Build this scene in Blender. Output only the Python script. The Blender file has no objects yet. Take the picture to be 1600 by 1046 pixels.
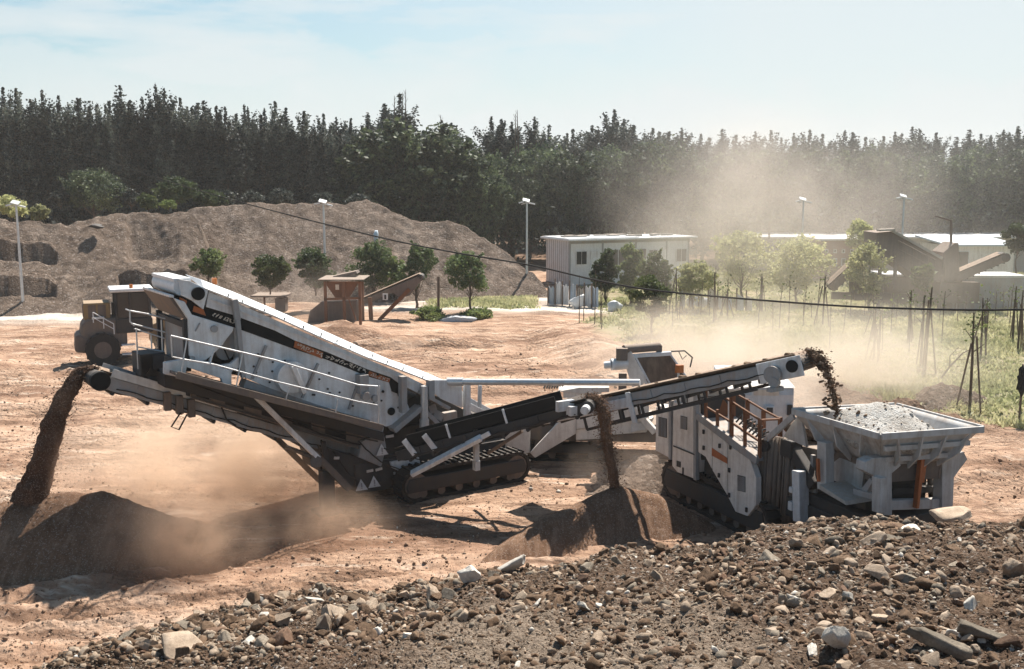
import bpy, math, random
import numpy as np
from mathutils import Vector, Matrix, noise as mnoise
R = math.radians
rng = random.Random(11)
nr = np.random.RandomState(7)
scene = bpy.context.scene
COL = scene.collection
# ------------------------------------------------------------------ camera
H, TILT, FPX = 7.2, R(8.46), 1600.0
CT, ST = math.cos(TILT), math.sin(TILT)
cam = bpy.data.cameras.new('camera'); cam.sensor_width = 36; cam.lens = 36.0
cam.clip_start = 0.2; cam.clip_end = 6000
camo = bpy.data.objects.new('camera', cam); COL.objects.link(camo)
camo.location = (0, 0, H); camo.rotation_euler = (math.pi/2 - TILT, 0, 0)
scene.camera = camo
def ray(px, py):
    u, v = (px-800)/FPX, (523-py)/FPX
    return Vector((u, CT + v*ST, -ST + v*CT))
def atY(px, py, Y):
    d = ray(px, py); t = Y/d.y
    return Vector((d.x*t, Y, H + d.z*t))
def atZ(px, py, z=0.0):
    d = ray(px, py); t = (z-H)/d.z
    return Vector((d.x*t, d.y*t, z))
class Frame:
    """a machine's own axes: traced points are put on a real plane of the machine"""
    def __init__(s, o, ang):
        s.o = Vector(o); s.ca, s.sa = math.cos(ang), math.sin(ang); s.ang = ang
    def loc(s, w):
        d = Vector(w) - s.o
        return Vector((d.x*s.ca + d.y*s.sa, -d.x*s.sa + d.y*s.ca, d.z))
    def ldir(s, d): return Vector((d.x*s.ca + d.y*s.sa, -d.x*s.sa + d.y*s.ca, d.z))
    def hit(s, px, py, ax, val):
        c = s.loc((0, 0, H)); d = s.ldir(ray(px, py)); t = (val - c[ax])/d[ax]
        return c + d*t
    def y(s, px, py, v): return s.hit(px, py, 1, v)
    def x(s, px, py, v): return s.hit(px, py, 0, v)
    def z(s, px, py, v): return s.hit(px, py, 2, v)
# ------------------------------------------------------------------ noise
def _h(ix, iy, s):
    n = (ix.astype(np.int64)*374761393 + iy.astype(np.int64)*668265263 + s*1442695041) & 0x7fffffff
    n = ((n ^ (n >> 13))*1274126177) & 0x7fffffff
    n = (n ^ (n >> 16)) & 0x7fffffff
    return (n % 100003)/100003.0
def vn(x, y, s=0):
    x = np.asarray(x, float); y = np.asarray(y, float)
    ix, iy = np.floor(x), np.floor(y); fx, fy = x-ix, y-iy
    fx = fx*fx*(3-2*fx); fy = fy*fy*(3-2*fy)
    a, b, c, d = _h(ix, iy, s), _h(ix+1, iy, s), _h(ix, iy+1, s), _h(ix+1, iy+1, s)
    return (a*(1-fx)+b*fx)*(1-fy) + (c*(1-fx)+d*fx)*fy
def fbm(x, y, o=4, s=0):
    r = 0; a = 1; t = 0
    for i in range(o):
        r = r + a*(vn(x*2**i, y*2**i, s+i*17)-.5); t += a; a *= .5
    return r/t*2
def sstep(a, b, x):
    t = np.clip((x-a)/(b-a), 0, 1); return t*t*(3-2*t)
# ------------------------------------------------------------------ objects
def tag(o, label=None, cat=None, group=None, kind=None):
    if label: o['label'] = label
    if cat: o['category'] = cat
    if group: o['group'] = group
    if kind: o['kind'] = kind
    return o
def empty(name, loc=(0, 0, 0), rz=0, label=None, cat=None, group=None):
    o = bpy.data.objects.new(name, None); COL.objects.link(o)
    o.location = loc; o.rotation_euler = (0, 0, rz); o.empty_display_size = .3
    return tag(o, label, cat, group)
def np_mesh(name, V, F, mats, parent=None, smooth=False, mi=None):
    """V (n,3), F (m,k) fixed size faces"""
    me = bpy.data.meshes.new(name)
    V = np.ascontiguousarray(V, dtype=np.float32); F = np.ascontiguousarray(F, dtype=np.int32)
    k = F.shape[1]; m = len(F)
    me.vertices.add(len(V)); me.vertices.foreach_set('co', V.ravel())
    me.loops.add(m*k); me.loops.foreach_set('vertex_index', F.ravel())
    me.polygons.add(m); me.polygons.foreach_set('loop_start', np.arange(0, m*k, k, dtype=np.int32))
    me.update(calc_edges=True)
    for mt in (mats if isinstance(mats, (list, tuple)) else [mats]): me.materials.append(mt)
    if mi is not None: me.polygons.foreach_set('material_index', np.asarray(mi, dtype=np.int32))
    if smooth: me.polygons.foreach_set('use_smooth', np.ones(m, dtype=bool))
    me.validate()
    o = bpy.data.objects.new(name, me); COL.objects.link(o)
    if parent: o.parent = parent
    return o
SPLIT = set('side_frame cheek_plate skirt_bracket door_latch rail_post wheel orange_patch side_post hydraulic_hose support_strut pipe_opening reflector_plate leg lift_arm cab_pillar conveyor_support discharge_side rear_brace corner_post fold_hinge roller belt_skirt frame_pillar side_rib lamp_head support_leg step frame_bracket cover_clips cheek_boss drive_motor feeder_beam feed_motor platform_strut hopper_leg cross_beam gauge wing_rib carried_stone roof_litter feed_post chassis cradle_beam'.split())
class MB:
    def __init__(s): s.v = []; s.f = []; s.mi = []; s.cur = 0
    def mat(s, i): s.cur = i; return s
    def add(s, vs, fs):
        b = len(s.v); s.v += [tuple(v) for v in vs]
        for f in fs: s.f.append(tuple(b+i for i in f)); s.mi.append(s.cur)
        return s
    def box(s, c, sz, rz=0, rx=0, ry=0):
        m = Matrix.Rotation(rz, 3, 'Z') @ Matrix.Rotation(ry, 3, 'Y') @ Matrix.Rotation(rx, 3, 'X')
        vs = [Vector(c) + m @ Vector((sx*sz[0]/2, sy*sz[1]/2, sz_*sz[2]/2)) for sx in (-1, 1) for sy in (-1, 1) for sz_ in (-1, 1)]
        return s.add(vs, [(0,1,3,2), (4,6,7,5), (0,4,5,1), (2,3,7,6), (0,2,6,4), (1,5,7,3)])
    def b2(s, a, b):   # box by two corners
        a, b = Vector(a), Vector(b)
        return s.box((a+b)/2, [abs(b[i]-a[i]) for i in range(3)])
    def beam(s, p0, p1, w, h, up=(0, 0, 1), w1=None, h1=None):
        p0, p1 = Vector(p0), Vector(p1); d = (p1-p0).normalized(); up = Vector(up)
        if abs(d.dot(up)) > .98: up = Vector((1, 0, 0))
        sd = d.cross(up).normalized(); u = sd.cross(d).normalized()
        w1 = w if w1 is None else w1; h1 = h if h1 is None else h1
        vs = []
        for p, ww, hh in ((p0, w, h), (p1, w1, h1)):
            vs += [p-sd*ww/2-u*hh/2, p+sd*ww/2-u*hh/2, p+sd*ww/2+u*hh/2, p-sd*ww/2+u*hh/2]
        return s.add(vs, [(3,2,1,0), (4,5,6,7), (0,1,5,4), (1,2,6,5), (2,3,7,6), (3,0,4,7)])
    def cyl(s, p0, p1, r0, r1=None, n=14, caps=True):
        p0, p1 = Vector(p0), Vector(p1); r1 = r0 if r1 is None else r1
        d = (p1-p0).normalized(); a = d.orthogonal().normalized(); b = d.cross(a)
        vs = []
        for p, r in ((p0, r0), (p1, r1)):
            vs += [p + a*math.cos(2*math.pi*i/n)*r + b*math.sin(2*math.pi*i/n)*r for i in range(n)]
        fs = [(i, (i+1) % n, n+(i+1) % n, n+i) for i in range(n)]
        if caps: fs += [tuple(range(n-1, -1, -1)), tuple(range(n, 2*n))]
        return s.add(vs, fs)
    def tube(s, pts, r, n=8):
        pts = [Vector(p) for p in pts]; k = len(pts); rs = r if isinstance(r, (list, tuple)) else [r]*k
        vs = []; a = None
        for i, p in enumerate(pts):
            d = (pts[min(i+1, k-1)] - pts[max(i-1, 0)]).normalized()
            a = d.orthogonal().normalized() if a is None else (a - d*a.dot(d)).normalized()
            b = d.cross(a)
            vs += [p + (a*math.cos(2*math.pi*j/n) + b*math.sin(2*math.pi*j/n))*rs[i] for j in range(n)]
        fs = [(i*n+j, i*n+(j+1) % n, (i+1)*n+(j+1) % n, (i+1)*n+j) for i in range(k-1) for j in range(n)]
        fs += [tuple(range(n-1, -1, -1)), tuple(range((k-1)*n, k*n))]
        return s.add(vs, fs)
    def prism(s, pts, ext):
        pts = [Vector(p) for p in pts]; n = len(pts); e = Vector(ext)
        return s.add(pts + [p+e for p in pts], [tuple(range(n)), tuple(range(2*n-1, n-1, -1))] + [((i+1) % n, i, n+i, n+(i+1) % n) for i in range(n)])
    def plate(s, pts, th):   # 3D polygon with a thickness along its normal
        pts = [Vector(p) for p in pts]
        nn = (pts[1]-pts[0]).cross(pts[2]-pts[1]).normalized()
        return s.prism(pts, nn*th)
    def islands(s):
        par = list(range(len(s.v)))
        def fd(i):
            while par[i] != i: par[i] = par[par[i]]; i = par[i]
            return i
        for f in s.f:
            for i in f[1:]: par[fd(i)] = fd(f[0])
        g = {}
        for i in range(len(s.v)): g.setdefault(fd(i), []).append(i)
        G = [(ids, np.array([s.v[i] for i in ids])) for ids in g.values()]
        bb = [[q.min(0)-.008, q.max(0)+.008, ids] for ids, q in G]
        ch = True
        while ch:
            ch = False
            for a in range(len(bb)):
                for b in range(len(bb)-1, a, -1):
                    if (bb[a][0] <= bb[b][1]).all() and (bb[b][0] <= bb[a][1]).all():
                        bb[a] = [np.minimum(bb[a][0], bb[b][0]), np.maximum(bb[a][1], bb[b][1]), bb[a][2]+bb[b][2]]; bb.pop(b); ch = True
        return [set(b[2]) for b in bb]
    def build(s, name, mats, parent=None, smooth=False, bevel=0):
        if name in SPLIT:
            isl = s.islands()
            if len(isl) > 1:
                for ids in isl:
                    o = sorted(ids); mp_ = {q: k for k, q in enumerate(o)}; n = MB(); n.v = [s.v[i] for i in o]
                    for f, mi in zip(s.f, s.mi):
                        if f[0] in ids: n.f.append(tuple(mp_[i] for i in f)); n.mi.append(mi)
                    r = n._build(name, mats, parent, smooth, bevel)
                return r
        return s._build(name, mats, parent, smooth, bevel)
    def _build(s, name, mats, parent=None, smooth=False, bevel=0):
        me = bpy.data.meshes.new(name); me.from_pydata(s.v, [], s.f)
        for m in (mats if isinstance(mats, (list, tuple)) else [mats]): me.materials.append(m)
        me.polygons.foreach_set('material_index', s.mi)
        import bmesh
        bm = bmesh.new(); bm.from_mesh(me); bmesh.ops.recalc_face_normals(bm, faces=bm.faces); bm.to_mesh(me); bm.free()
        if smooth:
            me.polygons.foreach_set('use_smooth', [True]*len(me.polygons))
            me.set_sharp_from_angle(angle=R(40))
        me.update()
        o = bpy.data.objects.new(name, me); COL.objects.link(o)
        if parent: o.parent = parent
        if bevel:
            b = o.modifiers.new('bevel', 'BEVEL'); b.width = bevel; b.segments = 2; b.limit_method = 'ANGLE'; b.angle_limit = R(35); b.harden_normals = False
        return o
def copy_tree(o, parent=None):
    c = o.copy(); COL.objects.link(c)
    if parent: c.parent = parent
    for ch in list(o.children): copy_tree(ch, c)
    return c
# ------------------------------------------------------------------ materials
class NT:
    def __init__(s, name):
        s.m = bpy.data.materials.new(name); s.m.use_nodes = True; s.t = s.m.node_tree; s.n = s.t.nodes; s.l = s.t.links
        s.b = s.n['Principled BSDF']; s.out = s.n['Material Output']
    def nd(s, typ, **kw):
        n = s.n.new(typ)
        for k, v in kw.items():
            if k.startswith('i_'): n.inputs[k[2:].replace('_', ' ')].default_value = v
            else: setattr(n, k, v)
        return n
    def ln(s, a, b): s.l.new(a, b)
    def coord(s, which='Object', scale=(1, 1, 1)):
        tc = s.nd('ShaderNodeTexCoord'); mp = s.nd('ShaderNodeMapping'); mp.inputs['Scale'].default_value = scale
        s.ln(tc.outputs[which], mp.inputs['Vector']); return mp.outputs['Vector']
    def noise(s, vec, scale, detail=4, rough=.55):
        n = s.nd('ShaderNodeTexNoise'); n.inputs['Scale'].default_value = scale; n.inputs['Detail'].default_value = detail; n.inputs['Roughness'].default_value = rough
        s.ln(vec, n.inputs['Vector']); return n.outputs['Fac']
    def ramp(s, fac, stops):
        r = s.nd('ShaderNodeValToRGB'); cr = r.color_ramp
        while len(cr.elements) < len(stops): cr.elements.new(.5)
        for e, (p, c) in zip(cr.elements, stops):
            e.position = p; e.color = (*c, 1) if not isinstance(c, (int, float)) else (c, c, c, 1)
        s.ln(fac, r.inputs['Fac']); return r.outputs['Color']
    def mix(s, fac, a, b, bt='MIX'):
        m = s.nd('ShaderNodeMix', data_type='RGBA', blend_type=bt)
        for v, i in ((fac, 0), (a, 6), (b, 7)):
            if hasattr(v, 'links'): s.ln(v, m.inputs[i])
            else: m.inputs[i].default_value = v if i == 0 else (*v, 1)
        return m.outputs[2]
    def math(s, op, a, b=None):
        m = s.nd('ShaderNodeMath', operation=op)
        for v, i in ((a, 0), (b, 1)):
            if v is None: continue
            if hasattr(v, 'links'): s.ln(v, m.inputs[i])
            else: m.inputs[i].default_value = v
        return m.outputs[0]
    def bump(s, h, strength=.4, dist=.02):
        b = s.nd('ShaderNodeBump'); b.inputs['Strength'].default_value = strength; b.inputs['Distance'].default_value = dist
        s.ln(h, b.inputs['Height']); s.ln(b.outputs['Normal'], s.b.inputs['Normal'])
def paint(name, col, dirt=(.30, .21, .15), amt=.5, rough=.5, metal=0.0, dust=.6, scale=1.0):
    """weathered paint: dirt blotches, fine scratches, dust lying on what faces up"""
    t = NT(name); v = t.coord('Object')
    n1 = t.noise(v, 1.3*scale, 6, .65); n2 = t.noise(v, 9*scale, 5, .7)
    v2 = t.coord('Object', (3.5, 3.5, .35)); n3 = t.noise(v2, 2.2*scale, 5, .65)
    f = t.math('MULTIPLY', t.ramp(t.math('ADD', t.math('MULTIPLY', n1, .5), t.math('MULTIPLY', n3, .5)), [(.45, 0), (.62, 1)]), amt)
    c = t.mix(t.ramp(n2, [(.35, 0), (.75, 1)]), col, tuple(x*.82 for x in col))
    c = t.mix(f, c, dirt)
    g = t.nd('ShaderNodeNewGeometry'); sp = t.nd('ShaderNodeSeparateXYZ'); t.ln(g.outputs['Normal'], sp.inputs[0])
    up = t.ramp(sp.outputs['Z'], [(.35, 0), (.95, 1)])
    d = t.math('MULTIPLY', t.math('MULTIPLY', up, t.ramp(n2, [(.3, .25), (.6, 1)])), dust)
    c = t.mix(d, c, (.42, .31, .23))
    t.ln(c, t.b.inputs['Base Color']); t.b.inputs['Metallic'].default_value = metal
    t.ln(t.ramp(t.math('ADD', f, d), [(0, rough), (.8, .9)]), t.b.inputs['Roughness'])
    t.bump(n2, .12, .01)
    return t.m
def stone(name, c0, c1, scale=4, rough=.92, bump=.6):
    t = NT(name); v = t.coord('Object'); oi = t.nd('ShaderNodeObjectInfo')
    n1 = t.noise(v, scale, 6, .65); n2 = t.noise(v, scale*7, 5, .7)
    c = t.mix(t.ramp(n1, [(.35, 0), (.68, 1)]), c0, c1)
    c = t.mix(t.math('MULTIPLY', t.ramp(n2, [(.45, 0), (.7, 1)]), .45), c, tuple(x*.45 for x in c0))
    hs = t.nd('ShaderNodeHueSaturation'); t.ln(c, hs.inputs['Color'])
    t.ln(t.math('ADD', t.math('MULTIPLY', oi.outputs['Random'], .6), .7), hs.inputs['Value'])
    t.ln(hs.outputs['Color'], t.b.inputs['Base Color']); t.b.inputs['Roughness'].default_value = rough
    t.b.inputs['Specular IOR Level'].default_value = .2
    t.bump(t.math('ADD', n2, n1), bump, .02)
    return t.m
def foliage(name, c0, c1, trans=.25, rough=.6, scale=.7, lo=.38, hi=.62):
    t = NT(name); v = t.coord('Object'); oi = t.nd('ShaderNodeObjectInfo')
    n1 = t.noise(v, scale, 3, .6); n2 = t.noise(v, 12*scale, 2, .6)
    c = t.mix(t.ramp(t.math('ADD', t.math('MULTIPLY', n1, .6), t.math('MULTIPLY', n2, .4)), [(lo, 0), (hi, 1)]), c0, c1)
    hs = t.nd('ShaderNodeHueSaturation'); t.ln(c, hs.inputs['Color'])
    t.ln(t.math('ADD', t.math('MULTIPLY', oi.outputs['Random'], .9), .6), hs.inputs['Value'])
    t.ln(hs.outputs['Color'], t.b.inputs['Base Color']); t.b.inputs['Roughness'].default_value = rough
    t.b.inputs['Specular IOR Level'].default_value = .3
    if trans:
        tr = t.nd('ShaderNodeBsdfTranslucent'); t.ln(hs.outputs['Color'], tr.inputs['Color'])
        mx = t.nd('ShaderNodeMixShader'); mx.inputs[0].default_value = trans
        t.ln(t.b.outputs[0], mx.inputs[1]); t.ln(tr.outputs[0], mx.inputs[2]); t.ln(mx.outputs[0], t.out.inputs['Surface'])
    return t.m
M = {}
M['white'] = paint('white_paint', (.70, .715, .725), (.30, .22, .165), amt=.50, dust=.35, rough=.42)
M['lid'] = paint('lid_paint', (.74, .75, .76), amt=.12, dust=.06, rough=.45)
M['hopper'] = paint('hopper_paint', (.50, .495, .485), (.24, .175, .13), amt=.6, dust=.3, rough=.5)
M['shell'] = paint('shell_paint', (.76, .72, .67), (.30, .22, .16), amt=.45, dust=.4, rough=.45)
M['grey'] = paint('grey_paint', (.30, .31, .32), amt=.55, rough=.55)
M['dark'] = paint('dark_steel', (.032, .032, .034), (.075, .055, .04), .45, .7, dust=.16)
M['brownsteel'] = paint('dusty_steel', (.135, .110, .095), (.24, .17, .12), .6, .7)
M['rust'] = paint('rust_paint', (.20, .075, .030), (.10, .045, .025), .6, .75, dust=.3)
M['rubber'] = paint('rubber', (.014, .013, .013), (.07, .048, .035), .35, .8, dust=.15)
M['beltdirt'] = paint('dusty_belt', (.10, .065, .045), (.26, .17, .11), .7, .9)
M['orange'] = paint('orange_mark', (.42, .12, .035), (.20, .08, .04), .4, .6, dust=.1)
M['black'] = paint('black_stripe', (.006, .006, .006), (.02, .017, .015), .2, .9, dust=.05)
M['galv'] = paint('galvanised', (.62, .64, .66), (.35, .28, .22), .3, .35, metal=.5, dust=.3)
M['cream'] = paint('cream_mark', (.70, .62, .52), (.4, .25, .15), .4, .6, dust=.1)
M['lens'] = paint('amber_lens', (.50, .14, .02), (.3, .12, .05), .3, .25, dust=.2)
M['yellow'] = paint('loader_paint', (.26, .17, .07), (.26, .18, .12), .7, .6)
M['tin'] = paint('shed_panel', (.68, .69, .70), (.40, .36, .32), .35, .5, dust=.2)
M['roofblue'] = paint('roof_sheet', (.50, .60, .68), (.45, .40, .36), .4, .45, dust=.2)
M['wood'] = paint('old_wood', (.17, .12, .09), (.09, .065, .05), .7, .9, scale=3)
M['concrete'] = paint('concrete', (.42, .39, .35), (.28, .22, .17), .5, .9, scale=2)
M['tarp'] = paint('blue_tarp', (.42, .50, .58), (.35, .30, .26), .5, .6)
t = NT('dark_glass'); t.b.inputs['Base Color'].default_value = (.02, .025, .03, 1); t.b.inputs['Roughness'].default_value = .12
M['glass'] = t.m
t = NT('bark'); v = t.coord('Object', (4, 4, .8)); n = t.noise(v, 3, 5)
t.ln(t.ramp(n, [(.3, (.05, .035, .025)), (.7, (.15, .11, .08))]), t.b.inputs['Base Color']); t.b.inputs['Roughness'].default_value = .95; t.bump(n, .6, .03); M['bark'] = t.m
M['leaf_poplar'] = foliage('poplar_leaves', (.008, .013, .012), (.150, .165, .130), .28, lo=.46, hi=.60)  # sunlit flecks and near-black shade between them are put into the leaf colour
M['leaf_broad'] = foliage('broad_leaves', (.018, .030, .017), (.135, .165, .078), .30, lo=.44, hi=.60)
M['leaf_young'] = foliage('young_leaves', (.060, .088, .028), (.19, .22, .075), .40)
M['leaf_pale'] = foliage('pale_leaves', (.24, .25, .11), (.44, .42, .21), .5)
M['leaf_deep'] = foliage('deep_leaves', (.034, .056, .022), (.12, .155, .058), .35)
M['grass'] = foliage('field_grass', (.20, .21, .10), (.40, .37, .22), .45, scale=.25)
# ------------------------------------------------------------------ light
SEL, SAZ = R(56), R(24)
sun = bpy.data.lights.new('sun', 'SUN'); sun.energy = 4.9; sun.angle = R(.55); sun.color = (1, .945, .86)
suno = bpy.data.objects.new('sun', sun); COL.objects.link(suno); suno.location = (30, 60, 80)
sd = Vector((math.sin(SAZ)*math.cos(SEL), math.cos(SAZ)*math.cos(SEL), math.sin(SEL)))
suno.rotation_euler = sd.to_track_quat('Z', 'Y').to_euler()
w = bpy.data.worlds.new('World'); scene.world = w; w.use_nodes = True
wn, wl = w.node_tree.nodes, w.node_tree.links
bg = wn['Background']; bg.inputs['Strength'].default_value = .052
sky = wn.new('ShaderNodeTexSky'); sky.sky_type = 'NISHITA'; sky.sun_disc = False
sky.sun_elevation = SEL; sky.sun_rotation = SAZ; sky.air_density = 1.0; sky.dust_density = 1.2; sky.ozone_density = 1.2
tc = wn.new('ShaderNodeTexCoord'); mp = wn.new('ShaderNodeMapping'); mp.inputs['Scale'].default_value = (1, 1, 5.0); mp.inputs['Location'].default_value = (.35, .1, .0)
wl.new(tc.outputs['Generated'], mp.inputs['Vector'])
cn = wn.new('ShaderNodeTexNoise'); cn.inputs['Scale'].default_value = 4.2; cn.inputs['Detail'].default_value = 7; cn.inputs['Roughness'].default_value = .52
wl.new(mp.outputs['Vector'], cn.inputs['Vector'])
sx = wn.new('ShaderNodeSeparateXYZ'); wl.new(tc.outputs['Generated'], sx.inputs[0])
def wramp(sock, stops):
    r = wn.new('ShaderNodeValToRGB')
    while len(r.color_ramp.elements) < len(stops): r.color_ramp.elements.new(.5)
    for e, (p, c) in zip(r.color_ramp.elements, stops): e.position = p; e.color = (c, c, c, 1)
    wl.new(sock, r.inputs['Fac']); return r.outputs['Color']
def wmath(op, a, b):
    m = wn.new('ShaderNodeMath'); m.operation = op
    for i, q in enumerate((a, b)):
        if isinstance(q, (int, float)): m.inputs[i].default_value = q
        else: wl.new(q, m.inputs[i])
    return m.outputs[0]
# cloud bank low over the horizon, breaking up into wisps and open blue higher up and to the left
mp2 = wn.new('ShaderNodeMapping'); mp2.inputs['Scale'].default_value = (1, 1, 1.6); wl.new(tc.outputs['Generated'], mp2.inputs['Vector'])
c2 = wn.new('ShaderNodeTexNoise'); c2.inputs['Scale'].default_value = 11; c2.inputs['Detail'].default_value = 6; c2.inputs['Roughness'].default_value = .5; wl.new(mp2.outputs['Vector'], c2.inputs['Vector'])
# bank of soft cumulus: its upper edge waves with the noise; wisps above; the right is veiled
edge = wmath('ADD', wmath('MULTIPLY', c2.outputs['Fac'], .12), wmath('MULTIPLY', sx.outputs['X'], .04))
bank = wramp(wmath('ADD', wmath('MULTIPLY', wmath('SUBTRACT', wmath('ADD', edge, .066), sx.outputs['Z']), 9.0), .4), [(.30, .0), (.44, .66), (.85, .86), (1.0, .97)])
veil = wramp(wmath('ADD', wmath('MULTIPLY', sx.outputs['X'], .9), .5), [(.20, .16), (.48, .52), (.70, .85)])
wisp = wramp(cn.outputs['Fac'], [(.47, .0), (.58, .62), (.68, .85)])
up_ = wramp(sx.outputs['Z'], [(.19, 1.0), (.27, .0)])
front = wramp(wmath('ADD', wmath('MULTIPLY', sx.outputs['Y'], .5), .5), [(.50, .25), (.72, 1.0)])   # the bank stands over the trees; overhead and behind it is clear
cf = wmath('MULTIPLY', wmath('MULTIPLY', wmath('MAXIMUM', wmath('MAXIMUM', bank, veil), wisp), up_), front)
mx = wn.new('ShaderNodeMix'); mx.data_type = 'RGBA'; wl.new(cf, mx.inputs[0]); tint = wn.new('ShaderNodeMix'); tint.data_type = 'RGBA'; tint.blend_type = 'MULTIPLY'; tint.inputs[0].default_value = 1; wl.new(sky.outputs[0], tint.inputs[6]); tint.inputs[7].default_value = (.88, 1.16, 1.16, 1); wl.new(tint.outputs[2], mx.inputs[6])
mx.inputs[7].default_value = (8.0, 8.5, 8.6, 1)
wl.new(mx.outputs[2], bg.inputs['Color'])
vs_ = scene.view_settings; vs_.view_transform = 'Standard'; vs_.look = 'None'; vs_.gamma = 1; vs_.exposure = 0.95; vs_.use_curve_mapping = False
scene.cycles.use_denoising = True
scene.cycles.max_bounces = 8; scene.cycles.volume_bounces = 3; scene.cycles.transparent_max_bounces = 16
scene.cycles.use_adaptive_sampling = True; scene.cycles.adaptive_threshold = .02
# ================================================================== GROUND
def attr_node(t, name):
    a = t.nd('ShaderNodeAttribute'); a.attribute_name = name; return a.outputs['Fac']
def dirt_material():
    t = NT('worksite_dirt'); v = t.coord('Object')
    band = t.noise(t.coord('Object', (.10, .42, .3)), 1.0, 6, .62)
    big = t.noise(v, .22, 5, .6); mid = t.noise(v, 1.6, 6, .68); fine = t.noise(v, 14, 5, .72); grit = t.noise(v, 60, 3, .7)
    f = t.math('ADD', t.math('MULTIPLY', band, .55), t.math('ADD', t.math('MULTIPLY', big, .22), t.math('MULTIPLY', mid, .33)))
    c = t.ramp(f, [(.41, (.135, .072, .045)), (.49, (.26, .152, .100)), (.57, (.41, .262, .178)), (.71, (.55, .390, .290))])
    c = t.mix(t.math('MULTIPLY', t.ramp(fine, [(.30, 1), (.52, 0)]), .6), c, (.17, .10, .066))
    streak = t.noise(t.coord('Object', (.35, 1.6, 1)), 1.3, 5, .7); c = t.mix(t.ramp(streak, [(.53, 0), (.60, .9)]), c, (.165, .094, .060)); c = t.mix(t.ramp(streak, [(.32, .8), (.43, 0)]), c, (.66, .53, .42))
    c = t.mix(t.math('MULTIPLY', t.ramp(grit, [(.56, 0), (.72, 1)]), .5), c, (.60, .50, .41))
    rt = attr_node(t, 'rut'); c = t.mix(t.math('MULTIPLY', rt, t.ramp(mid, [(.35, .2), (.6, .75)])), c, (.20, .115, .072))
    gp = t.mix(t.ramp(mid, [(.38, 0), (.6, 1)]), (.34, .29, .20), (.19, .20, .09))
    c = t.mix(t.math('MULTIPLY', attr_node(t, 'field'), t.ramp(big, [(.3, .55), (.6, 1)])), c, gp)
    c = t.mix(attr_node(t, 'pale'), c, t.mix(t.ramp(band, [(.45, 0), (.55, 1)]), (.40, .32, .26), (.60, .54, .47)))
    c = t.mix(attr_node(t, 'soil'), c, t.mix(t.ramp(mid, [(.4, 0), (.62, 1)]), (.13, .08, .055), (.27, .18, .125)))
    t.ln(c, t.b.inputs['Base Color']); t.b.inputs['Roughness'].default_value = 1; t.b.inputs['Specular IOR Level'].default_value = .1
    hgt = t.math('ADD', t.math('MULTIPLY', fine, .6), t.math('ADD', mid, t.math('MULTIPLY', grit, .25)))
    vd = t.nd('ShaderNodeTexVoronoi'); vd.inputs['Scale'].default_value = 7.5; t.ln(v, vd.inputs['Vector'])
    t.bump(t.math('MULTIPLY', t.math('ADD', hgt, t.math('MULTIPLY', vd.outputs['Distance'], -.9)), t.ramp(t.noise(v, .45, 3, .5), [(.40, .18), (.62, 1.0)])), 1.0, .10)
    return t.m
M['dirt'] = dirt_material()
FLAT = [(-3.0, 23.0, 6.0), (6.0, 21.5, 4.5), (2.5, 27, 5)]
def field_mask(x, y):
    """young orchard to the right: edge runs from the container house down to the right"""
    edge = np.interp(y, [26, 31, 36, 41, 46, 52, 60, 200], [16.5, 13.2, 11.5, 7.5, 4.6, 3.9, 4.4, 6])
    return sstep(-.4, 1.2, x - edge + fbm(x*.35, y*.35, 3, 5)*1.3)*sstep(25, 29, y)*(1-sstep(84, 92, y))
RUTS = ((19.1, .24, .11), (20.9, .24, .10), (18.2, .18, .07), (17.2, .24, .09), (24.6, .26, .08), (26.4, .26, .08), (28.2, .3, .08), (30.1, .3, .08), (33.5, .4, .1), (36.0, .4, .09), (40.0, .45, .1), (42.3, .45, .1))
RUTS2 = ((-9.5, .30, .07), (-7.3, .30, .07), (-14.0, .34, .08), (-11.6, .34, .08), (1.5, .36, .07), (4.0, .36, .07))
def ruts(x, y):
    """wheel tracks: (height change, how far inside a track)"""
    z = 0; msk = 0
    for fam, (ca, sa) in ((RUTS, (.954, .30)), (RUTS2, (.42, .907))):
        al = x*ca+y*sa; d = -x*sa+y*ca
        for k, (c, wd, dp) in enumerate(fam):
            cc = c + .35*np.sin(al*.23+k) + .12*np.sin(al*.7+k*2) + .9*np.sin(al*.05+c)
            q = np.abs(d-cc)/wd; fade = sstep(.30, .62, vn(al*.11+c, d*.02, 7)+.12)
            tread = (np.sin(al*15+np.sign(d-cc)*1.2) > .1)*.034*(q < .9)
            z = z + fade*(-dp*np.exp(-q**2) + dp*.75*np.exp(-((q-1.7)/.5)**2) + tread)
            msk = np.maximum(msk, fade*np.exp(-q**2))
    return z, msk
def ground_z(x, y):
    z = fbm(x*.16, y*.16, 3, 1)*.16 + fbm(x*.55, y*.9, 4, 2)*.10
    near = 1 - sstep(40, 70, y)
    z = z + near*(fbm(x*2.3, y*2.6, 3, 3)*.075 + fbm(x*7, y*7, 2, 4)*.032)
    z = z + near*ruts(x, y)[0]
    fl = 0
    for cx, cy, r in FLAT:
        fl = np.maximum(fl, 1-sstep(r*.5, r, np.hypot(x-cx, y-cy)))
    z = z*(1-.75*fl)
    # low bank of pushed-up soil along the orchard edge
    edge = np.interp(y, [26, 31, 36, 41, 46, 52, 60, 200], [16.5, 13.2, 11.5, 7.5, 4.6, 3.9, 4.4, 6])
    bank = np.exp(-((x-edge+1.3)/1.3)**2)*sstep(27, 31, y)*(1-sstep(39, 45, y))
    z = z + bank*(.30 + fbm(x*1.3, y*1.3, 3, 8)*.35)
    # terrain climbs a little to the tree belt
    z = z + sstep(75, 110, y)*.6
    return z
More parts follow.
